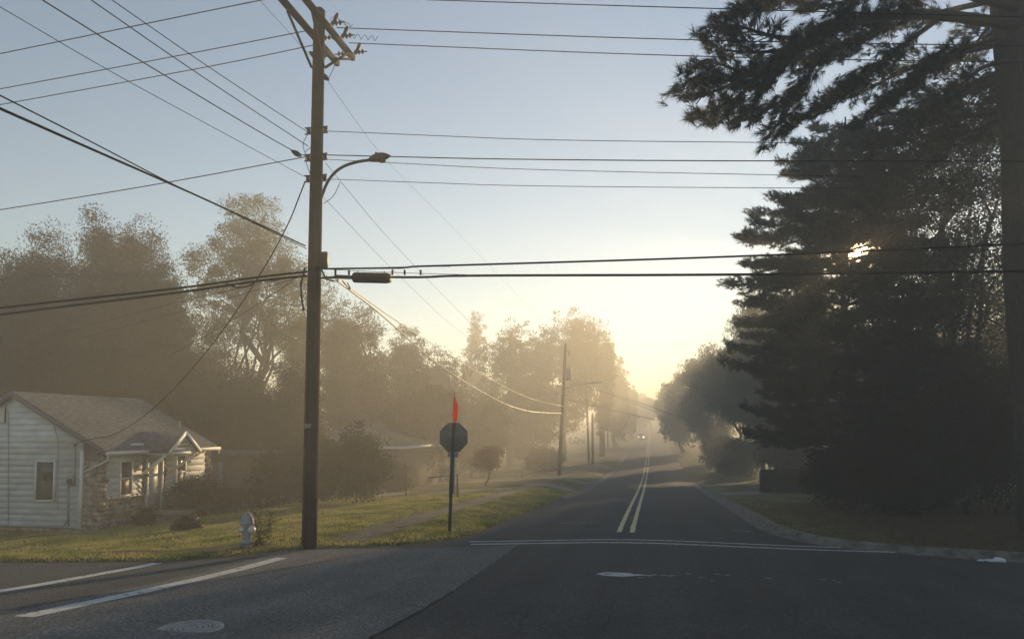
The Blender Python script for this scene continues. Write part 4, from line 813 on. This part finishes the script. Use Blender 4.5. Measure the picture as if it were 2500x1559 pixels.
# toward the camera (up-left diagonals): real wires parallel to the street
def diag(pts, zs, dp, r, label, mt='wire', **k):
    P = [D(pts[0][0], pts[0][1], dp)]+[PZ(px, py, z) for (px, py), z in zip(pts[1:], zs)]; P.append(P[-1]+(P[-1]-P[-2])/np.linalg.norm(P[-1]-P[-2])*14); wire(P, r, label, mt, **k)
diag([(741, 430), (489, 294), (258, 169), (0, 17)], (8.15, 8.05, 8.0), 16.4, .006, 'faint thin diagonal wire coming from the upper left to the lowest clevis')
diag([(752, 382), (714, 370), (347, 152), (103, 0)], (8.75, 8.6, 8.5), 16.4, .011, 'left of three darker diagonal wires meeting the pole at lamp height')
diag([(752, 357), (468, 171), (222, 0)], (8.8, 8.7), 16.4, .010, 'middle of three darker diagonal wires meeting the pole above lamp height')
diag([(752, 323), (508, 164), (273, 0)], (9.2, 9.15), 16.4, .009, 'right of three darker diagonal wires reaching the highest clevis')
diag([(748, 607), (529, 500), (413, 446), (231, 350), (0, 233)], (6.55, 6.5, 6.45, 6.4), 16.4, .010, 'thinner of two crossing diagonals coming from the left edge to mid pole')
diag([(745, 600), (529, 499), (413, 447), (212, 359), (0, 265)], (6.6, 6.4, 6.2, 6.0), 16.4, .017, 'thicker twisted diagonal coming from the left edge to mid pole', 'cable')
diag([(757, 136), (737, 114), (633, 0)], (10.9, 10.95), 16.4, .005, 'hair-thin guy wire rising steeply left of the pole top')
# down the street to the second pole
p2b = PX(1365, 1163, -7.5); p2z = G(p2b[0], p2b[1]); P2 = lambda px, py: D(px, py, 59.0)
wire([D(793, 188, 16.5), D(933, 387, 24), D(1083, 531, 36), P2(1378, 840)], .005, 'hair-thin wire from the pole top sloping down to the second pole')
wire([D(795, 398, 16.5), D(959, 598, 25), D(1217, 856, 50), P2(1375, 925)], .007, 'thin wire sloping right from below the lamp toward the second pole')
wire([D(792, 484, 16.5), D(959, 660, 24), D(1134, 825, 42), P2(1373, 965)], .006, 'thinner lower wire sloping right toward the second pole')
wire([D(823, 685, 16.5), D(928, 763, 20), D(1030, 860, 27), D(1134, 933, 36), D(1268, 1005, 48), P2(1371, 1008)], .026, 'bright sagging cable from the near pole to the second pole, lower one', 'litcable', cat='cable')
wire([D(823, 681, 16.5), D(990, 799, 26), D(1165, 907, 40), D(1289, 974, 52), P2(1375, 991)], .02, 'bright sagging cable from the near pole to the second pole, upper one', 'litcable', cat='cable')
wire([D(835, 684, 16.5), D(855, 705, 16.6), D(848, 690, 16.6)], .012, 'small loose tail of cable hanging beside the splice case', 'cable', cat='cable')
# service drop to the cottage
wire([D(745, 443, 16.45), D(693, 577, 18.2), D(557, 794, 20.5), D(412, 969, 22), D(289, 1062, 22.6), D(210, 1072, 22.8), gp(184, 1086)+np.array([0, -.1, 0])], .016, 'twisted service drop from the pole down to the cottage gable', 'cable', cat='cable')

# ---------------------------------------------------------------- farther poles
def farpole(x, y, topz, label, lean=0, xarm=True, r=.15, base_z=None, g='utility poles along the left verge'):
    zb = G(x, y); t = thing('utility_pole', (x, y, zb), label, 'utility pole', g)
    top = np.array([x+lean, y, topz]); b0 = np.array([x, y, zb-.1]); MB().tube([b0+(top-b0)*k/6 for k in range(7)], np.linspace(r, r*.72, 7), 10).build('pole', M['wood'], t, True); return t, b0, top
xy = lambda px, py: PX(px, py, -7.5)
q = p2b; t2, b0, top = farpole(q[0], q[1], D(1383, 833, 59)[2], 'second utility pole, leaning slightly, with transformer and long lamp arm', lean=D(1383, 833, 59)[0]-D(1365, 833, 59)[0])
f = lambda z: b0+(top-b0)*((z-b0[2])/(top[2]-b0[2]))
c = f(D(1380, 905, 59)[2]); MB().lathe(c+np.array([.38, 0, -.65]), [(.02, 0), (.22, .03), (.24, .1), (.24, .95), (.2, 1.02), (.05, 1.08)], 14).box(c+np.array([.0, -.05, -.2]), c+np.array([.3, .05, -.1])).build('transformer', M['galv'], t2, True)
c = f(D(1380, 858, 59)[2]); MB().lathe(c+np.array([.32, 0, -.2]), [(.03, 0), (.06, .1), (.06, .4), (.03, .5)], 8).box(c+np.array([0, -.03, .2]), c+np.array([.3, .03, .25])).build('fuse_cutout', M['ceramic'], t2, True)
c = f(D(1375, 948, 59)[2]); t = thing('street_lamp', c, 'slender street lamp on a long arm from the second pole', 'street lamp')
e = D(1462, 933, 59); MB().tube(smoothpoly([c, c+(e-c)*.4+np.array([0, 0, .18]), c+(e-c)*.8+np.array([0, 0, .06]), e], 2), .05, 6).build('arm', M['galv'], t, True)
MB().cbox(e+np.array([-.15, 0, 0]), (.75, .25, .12)).build('lamp_head', M['galv'], t)
q3 = xy(1440, 1132); t3, b3, top3 = farpole(q3[0]-.1, q3[1], PY(1432, 925, q3[1])[2], 'third utility pole, tall, standing beside a short stub pole', lean=-.3)
q = PY(1447, 1131, q3[1]-2); ts, bs, tops = farpole(q[0], q[1], PY(1444, 1010, q[1])[2], 'short stub pole just right of the third utility pole', r=.17)
q4 = xy(1484, 1104); t4, b4, top4 = farpole(q4[0], q4[1], PY(1483, 950, q4[1])[2], 'fourth utility pole with a small lamp arm high up')
q5 = xy(1509, 1082); t5, b5, top5 = farpole(q5[0], q5[1], PY(1509, 965, q5[1])[2], 'fifth utility pole, faint in the haze')
q6 = xy(1522, 1060); t6, b6, top6 = farpole(q6[0], q6[1], PY(1521, 958, q6[1])[2], 'sixth and farthest utility pole, barely visible')
MB().tube([top4-np.array([0, 0, 4.3]), top4+np.array([1.5, 0, -4.1])], .04, 5).cbox(top4+np.array([1.8, 0, -4.12]), (.7, .25, .15)).build('lamp_arm', M['galv'], t4, True)
MB().tube([top5-np.array([0, 0, 4.3]), top5+np.array([1.5, 0, -4.1])], .04, 5).cbox(top5+np.array([1.8, 0, -4.12]), (.7, .25, .15)).build('lamp_arm', M['galv'], t5, True)
st_ = np.array
PA, PB = P2(1375, 991), P2(1371, 1008); A3 = PY(1444, 1019, bs[1]); B3 = PY(1444, 1031, bs[1]); A4 = PY(1484, 1026, b4[1]); B4 = PY(1484, 1032, b4[1]); A5 = PY(1509, 1012, b5[1]); B5 = PY(1509, 1020, b5[1])
sagw = lambda a, b_, s: [a, (a+b_)/2-np.array([0, 0, s]), b_]
for a, b_, s, lb in ((PA, A3, .9, 'bright sagging cable between the second pole and the stub pole, upper one'), (PB, B3, 1.1, 'bright sagging cable between the second pole and the stub pole, lower one'), (A3, A4, .8, 'bright sagging cable from the stub pole to the fourth pole, upper one'), (B3, B4, 1.0, 'bright sagging cable from the stub pole to the fourth pole, lower one'), (A4, A5, .8, 'faint sagging cable from the fourth to the fifth pole, upper one'), (B4, B5, 1.0, 'faint sagging cable from the fourth to the fifth pole, lower one')):
    wire(sagw(a, b_, s), .028, lb, 'galv', cat='cable', g='cables along the left verge poles')
for a, m_, b_, lb in (((1388, 928, 59), (1480, 960, 90), (1592, 1001, 100), 'dark wire from the second pole slanting across the road, upper one'), ((1435, 945, 90), (1520, 970, 88), (1640, 1010, 84), 'dark wire from the third pole slanting across the road, middle one'), ((1384, 965, 59), (1470, 995, 80), (1600, 1024, 84), 'dark wire slanting across the road below the others'), ((1592, 1001, 100), (1640, 1012, 95), (1720, 1035, 90), 'dark wire continuing right of the road into the hazy trees')):
    wire([D(*a), D(*m_), D(*b_)], .03, lb, 'cable', g='wires crossing the far road')

# ---------------------------------------------------------------- stop sign
sb = onground(1097, 1299); D0 = (sb-O)@FW; px2m = D0/F
t = thing('stop_sign', sb, 'octagonal stop sign seen from behind on a dark post topped by a red flag', 'road sign')
ps = MB(); tl = D(1106, 958, D0); tp = np.array([tl[0], sb[1], tl[2]]); b0 = np.array([sb[0], sb[1], sb[2]-.1])
fz = lambda z: b0+(tp-b0)*((z-b0[2])/(tp[2]-b0[2])); zt = D(1103, 1031, D0)[2]
for dx, dy, w_, d_ in ((0, 0, .05, .012), (-.032, .0, .014, .035), (.032, .0, .014, .035)):
    a = fz(sb[2]-.1); b_ = fz(zt); V = []
    for p_ in (a, b_): V += [p_+np.array([dx+sx*w_/2, dy+sy*d_/2, 0]) for sx, sy in ((-1, -1), (1, -1), (1, 1), (-1, 1))]
    ps.add(V, [(3, 2, 1, 0), (4, 5, 6, 7), (0, 1, 5, 4), (1, 2, 6, 5), (2, 3, 7, 6), (3, 0, 4, 7)])
ps.build('post', M['darkmetal'], t)
def octa(c, r, y0, y1, seg=8, off=math.pi/8): 
    mb = MB(); V = [(c[0]+r*math.cos(off+k*2*math.pi/seg), y, c[2]+r*math.sin(off+k*2*math.pi/seg)) for y in (y0, y1) for k in range(seg)]
    return mb.add(V, [tuple(range(seg)), tuple(range(seg, 2*seg))[::-1]]+[(k, k+seg, (k+1) % seg+seg, (k+1) % seg) for k in range(seg)])
c = fz(D(1103, 1067, D0)[2]); Rr = 35.5*px2m/math.cos(math.pi/8); y_ = c[1]+.03
octa(c, Rr, y_, y_+.008).build('sign_panel', M['signback'], t); octa(c, Rr, y_+.0085, y_+.010).build('border', M['signwhite'], t); octa(c, Rr*.95, y_+.0105, y_+.012).build('sign_face', M['signred'], t)
a = fz(D(1101, 1109, D0)[2]); MB().box((a[0]-13.5*px2m, y_, a[2]-7*px2m), (a[0]+13.5*px2m, y_+.006, a[2]+7*px2m)).build('small_plate', M['strip'], t)
a = fz(D(1099, 1118, D0)[2]); b_ = fz(D(1099, 1205, D0)[2]); V = []
for p_ in (a, b_): V += [p_+np.array([s*.068, dy, 0]) for s, dy in ((-1, .022), (1, .022), (1, .03), (-1, .03))]
MB().add(V, [(0, 1, 2, 3), (7, 6, 5, 4), (0, 4, 5, 1), (1, 5, 6, 2), (2, 6, 7, 3), (3, 7, 4, 0)]).build('reflector_strip', M['strip'], t)
MB().tube([fz(zt-.4)+np.array([0, -.02, 0]), tp+np.array([-.0, -.02, .02])], .008, 6).build('flag_staff', M['darkmetal'], t)
S_ = lambda px, py, dy=0: (lambda q: np.array([q[0], sb[1]-.03+dy, q[2]]))(D(px, py, D0))
fl = MB(); L_ = [S_(1105.5, 958, 0), S_(1103.5, 985, -.03), S_(1101.5, 1001, .04), S_(1099, 1015, .02), S_(1104, 1015.5, -.05), S_(1104, 1031, -.02), S_(1107.5, 1033, .03), S_(1113, 1027, -.04), S_(1114, 1010, .03), S_(1117.5, 1009, -.04), S_(1114.5, 990, .05), S_(1110, 972, -.03), S_(1107.5, 985, .07), S_(1107, 1010, -.08)]
fl.add(L_, [(0, 12, 1), (0, 11, 12), (1, 12, 13), (1, 13, 2), (2, 13, 4), (2, 4, 3), (4, 13, 6), (4, 6, 5), (13, 8, 7), (13, 7, 6), (12, 10, 13), (11, 10, 12), (10, 9, 8), (10, 8, 13)]); fo = fl.build('flag', M['flag'], t)

# ---------------------------------------------------------------- fire hydrant
hb = onground(602, 1336); x, y, z = hb; t = thing('fire_hydrant', hb, 'white fire hydrant on the grass left of the near utility pole', 'fire hydrant')
MB().lathe((x, y, z-.05), [(.10, 0), (.10, .11), (.105, .12), (.105, .15), (.155, .155), (.155, .185), (.105, .19), (.10, .24), (.105, .42), (.108, .50), (.112, .55)], 24).build('barrel', M['hyd'], t, True)
MB().lathe((x, y, z-.05), [(.112, .55), (.155, .555), (.158, .585), (.145, .60), (.14, .66), (.122, .715), (.09, .76), (.05, .79), (.035, .80), (.033, .84), (.012, .845)], 24).build('bonnet', M['hyd'], t, True)
for ax, r, L in (((.93, -.35, 0), .075, .17), ((-.35, -.93, 0), .05, .14), ((.35, .93, 0), .05, .14)):
    o = MB().lathe((x, y, z+.40), [(r*.85, .06), (r*.85, L-.05), (r*1.1, L-.045), (r*1.15, L), (r*.95, L+.04), (.022, L+.045), (.02, L+.075), (.004, L+.078)], 16, ax).build('nozzle_cap', M['hydcap'], t, True)
mb = MB()
for k in range(8): an = k*math.pi/4+.2; mb.lathe((x+.138*math.cos(an), y+.138*math.sin(an), z+.49), [(.012, 0), (.012, .065), (.006, .07)], 6)
mb.build('flange_bolt', M['hydcap'], t)
# twiggy weeds behind the hydrant
rng = R_(14); mb = MB(); lv = []
wb = np.array([x+.12, y+.35, G(x+.12, y+.35)])
for k in range(20):
    a = rng.uniform(0, 6.28); L = rng.uniform(.5, 1.15); s = rng.uniform(.25, .8) if k else .9; a = a if k else -.1
    dr = np.array([math.cos(a)*s, math.sin(a)*s*.6, 1]); dr /= np.linalg.norm(dr); P = np.array([wb+np.array([rng.normal(0, .12), rng.normal(0, .1), -.02])+dr*L*u+np.array([0, 0, -.25*u*u*s]) for u in np.linspace(0, 1, 7)]); mb.tube(P, np.linspace(.008, .003, 7), 4, False)
    for j in range(3): q = P[rng.integers(2, 6)]; d_ = rng.normal(0, .15, 3); d_[2] = abs(d_[2])+.1; mb.tube(np.array([q, q+d_*.6, q+d_]), .003, 3, False); lv += [q+d_*rng.uniform(.3, 1) for _ in range(2)]
t = thing('bare_shrub', wb, 'sparse twiggy shrub sprouting behind the fire hydrant', 'shrub'); mb.build('stem', M['twig'], t); V, Fq = leafquads(np.array(lv), .022, rng); q = MB(); q.addnp(V, Fq); q.build('leaf', M['olive'], t)['kind'] = 'stuff'

# ---------------------------------------------------------------- gate post / fence, cars, bag
g0 = onground(1117, 1213); D0 = (g0-O)@FW
t = thing('pipe_gate', g0, 'rusty pipe gate post with a rail reaching left over the lawn edge', 'gate')
MB().tube([g0-np.array([0, 0, .1]), g0+np.array([0, 0, 1.05])], .05, 8).build('post', M['darkmetal'], t, True)
e = D(1045, 1166, D0+1.5); MB().tube([g0+np.array([0, 0, 1.0]), e], .025, 6).tube([g0+np.array([-.12, 0, 1.0]), g0+np.array([-.12, 0, .05])], .02, 6).build('rail', M['darkmetal'], t, True)
for px, py, hh, lb in ((991, 1211, 1.1, 'lone thin fence post on the lawn left of the stop sign'), (1274, 1163, 1.1, 'lone thin fence post on the hazy lawn before the second pole'), (845, 1222, .9, 'short dark post on the lawn right of the near utility pole')):
    g = onground(px, py); t = tag(MB().tube([g-np.array([0, 0, .1]), g+np.array([0, 0, hh*.6]), g+np.array([0, 0, hh])], .035, 8).lathe(g+np.array([0, 0, hh]), [(.045, 0), (.05, .02), (.01, .04)], 8).build('fence_post', M['darkmetal'], None, True), lb, 'post')
def car(x, y, label):
    z = float(base(x, y)); t = thing('car', (x, y, z), label, 'car', 'cars approaching on the far road')
    body = MB(); prof = [(-.85, .35), (-.9, .6), (-.86, .9), (.86, .9), (.9, .6), (.85, .35)]; V = [(x+a, y+yy, z+b_*(1 if yy else .97)) for yy in (0, .15, 4.3, 4.5) for a, b_ in prof]
    body.add(V, [(i*6+j, i*6+(j+1) % 6, (i+1)*6+(j+1) % 6, (i+1)*6+j) for i in range(3) for j in range(6)]+[tuple(range(6))[::-1], tuple(18+j for j in range(6))]); body.build('body', M['carred'], t)
    V = [(x+a, y+b_, z+c_) for a, b_, c_ in ((-.82, 1.1, .88), (.82, 1.1, .88), (.82, 4.2, .88), (-.82, 4.2, .88), (-.62, 1.9, 1.47), (.62, 1.9, 1.47), (.62, 3.6, 1.47), (-.62, 3.6, 1.47))]
    MB().add(V, [(4, 5, 6, 7), (1, 2, 6, 5), (2, 3, 7, 6), (3, 0, 4, 7)]).build('cabin', M['carred'], t); MB().add(V[:2]+V[4:6], [(0, 1, 3, 2)]).build('windscreen', M['glass'], t)
    for s in (-1, 1):
        MB().lathe((x+s*.62, y+.0, z+.62), [(.11, 0), (.10, .03), (.05, .05)], 12, (0, -1, 0)).build('headlight', M['headlight'], t)
        for yy in (.9, 3.6): w_ = MB().lathe((x+s*.68, y+yy, z+.33), [(.2, 0), (.33, .01), (.33, .2), (.2, .21)], 16, (s, 0, 0)).build('wheel', M['tyre'], t); MB().lathe((x+s*.88, y+yy, z+.33), [(.18, 0), (.18, .02), (.02, .03)], 12, (s, 0, 0)).build('rim', M['galv'], w_)
    return t
car(-2.7, 184, 'nearer oncoming car with headlights lit in the far haze'); car(-2.6, 262, 'farther oncoming car, a pair of faint headlights at the crest')
g = PZ(2420, 1361, .08); g = np.array([g[0], g[1], float(base(g[0], g[1]))]); rng = R_(4); mb = MB()
for dx, sx, sz in ((0, .12, .03), (.12, .10, .055), (-.15, .09, .015), (.2, .06, .03)): mb.blob(g+np.array([dx, rng.normal(0, .03), sz*.8]), (sx, .09, sz), rng, 9, 5, .35)
tag(mb.build('plastic_bag', M['bag']), 'crumpled white litter lying at the right kerb', 'litter')
# flag-coloured and pale bits on the hazy lawn
# ---------------------------------------------------------------- ground cover
rng = R_(21); n = 210000
gxx = rng.uniform(-24, -4.3, n); gyy = 11.5+(rng.random(n)**1.5)*30; s = sdf(gxx, gyy); sd_ = np.full(n, 9.)
for pts, wd_ in SHADE_BANDS:
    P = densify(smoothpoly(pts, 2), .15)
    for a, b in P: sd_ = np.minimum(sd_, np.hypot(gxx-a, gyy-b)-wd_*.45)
ok = (sd_ > 0) & (s > .04+.06*np.sin(gxx*5)*np.sin(gyy*4)) & ~((np.abs(gxx+6.93+.12*np.sin(gyy*2)) < .5) & (gyy > 16.3)) & ~((gxx < HX+.1) & (gyy > Y0)) & ~((np.abs(gyy-38.7) < 1.6) & (gxx < -7))
pn_ = np.sin(gxx*1.9+1.3*np.sin(gyy*.9))*np.sin(gyy*2.3+np.sin(gxx*1.1))+.5*np.sin(gxx*5.3+gyy*3.1); ok &= rng.random(n) > np.clip(.15+.45*pn_, 0, .82)
gxx, gyy = gxx[ok], gyy[ok]; n = len(gxx); gzv = gz(gxx, gyy); hgt = rng.uniform(.025, .065, n)*(1+.7*(rng.random(n) > .96)); an = rng.uniform(0, 6.28, n); wd = .007+.0006*gyy
px_a = np.cos(an)*wd; py_a = np.sin(an)*wd; V = np.stack([np.column_stack([gxx-px_a, gyy-py_a, gzv-.01]), np.column_stack([gxx+px_a, gyy+py_a, gzv-.01]), np.column_stack([gxx+rng.normal(0, .03, n), gyy+rng.normal(0, .03, n), gzv+hgt])], 1).reshape(-1, 3)
struct(raw_obj('grass', V, np.arange(3*n), np.full(n, 3), M['grassblade']), 'stuff')
n = 26000; lx = rng.uniform(3.3, 18, n); ly = 16.8+rng.random(n)**1.2*16; s = sdf(lx, ly); ok = s > np.where(rng.random(n) > .96, -.7, .22); lx, ly, s = lx[ok], ly[ok], s[ok]
lz = np.where(s > .1, gz(lx, ly), base(lx, ly))+.012; P = np.column_stack([lx, ly, lz+rng.uniform(0, .03, len(lx))]); V, Fq = leafquads(P, .035, rng); V = V.reshape(-1, 4, 3); V[:, :, 2] = P[:, None, 2]+(V[:, :, 2]-P[:, None, 2])*.35; V = V.reshape(-1, 3)
struct(raw_obj('leaf_litter', V, Fq.ravel(), np.full(len(Fq), 4), M['litter']), 'stuff')
n = 5200; lx = rng.uniform(-13, 8, n); ly = rng.uniform(7, 30, n); s = sdf(lx, ly); ok = (s < -.02) & (s > -.12-.9*rng.random(n)**3-1.2*(rng.random(n) > .97)); lx, ly = lx[ok], ly[ok]
P = np.column_stack([lx, ly, base(lx, ly)+.016]); V, Fq = leafquads(P, .022, rng); V = V.reshape(-1, 4, 3); V[:, :, 2] = P[:, None, 2]+(V[:, :, 2]-P[:, None, 2])*.3; V = V.reshape(-1, 3)
struct(raw_obj('fallen_leaves', V, Fq.ravel(), np.full(len(Fq), 4), M['litter']), 'stuff')
n = 800; tx_ = rng.uniform(-18, -4.3, n); ty_ = 12+rng.random(n)*22; s = sdf(tx_, ty_); ok = (s > .0) & (s < .5+2*rng.random(n)**2) & (tx_ > HX+.5); tx_, ty_ = tx_[ok], ty_[ok]; k = 14; m_n = len(tx_)*k
bx_ = np.repeat(tx_, k)+rng.normal(0, .05, m_n); by_ = np.repeat(ty_, k)+rng.normal(0, .05, m_n); bz_ = gz(bx_, by_); an = rng.uniform(0, 6.28, m_n); hh_ = np.repeat(rng.uniform(.07, .2, len(tx_)), k)*rng.uniform(.5, 1, m_n)
V = np.stack([np.column_stack([bx_-np.cos(an)*.008, by_-np.sin(an)*.008, bz_-.01]), np.column_stack([bx_+np.cos(an)*.008, by_+np.sin(an)*.008, bz_-.01]), np.column_stack([bx_+rng.normal(0, .06, m_n), by_+rng.normal(0, .06, m_n), bz_+hh_])], 1).reshape(-1, 3)
struct(raw_obj('weeds', V, np.arange(3*m_n), np.full(m_n, 3), M['grassblade']), 'stuff')
# ---------------------------------------------------------------- morning haze
hz = MB().box((-192, -40, -5), (192, 450, 18.6)).build('haze', M['bag']); struct(hz, 'stuff')
m = bpy.data.materials.new('haze'); m.use_nodes = True; n = m.node_tree.nodes; n.remove(n['Principled BSDF']); pv = n.new('ShaderNodeVolumePrincipled')
pv.inputs['Color'].default_value = (.98, .96, .91, 1); pv.inputs['Density'].default_value = .0064; pv.inputs['Anisotropy'].default_value = .46
m.node_tree.links.new(pv.outputs[0], n['Material Output'].inputs['Volume']); hz.data.materials.clear(); hz.data.materials.append(m)
for o in bpy.data.objects:
    if 'wloc' in o: del o['wloc']
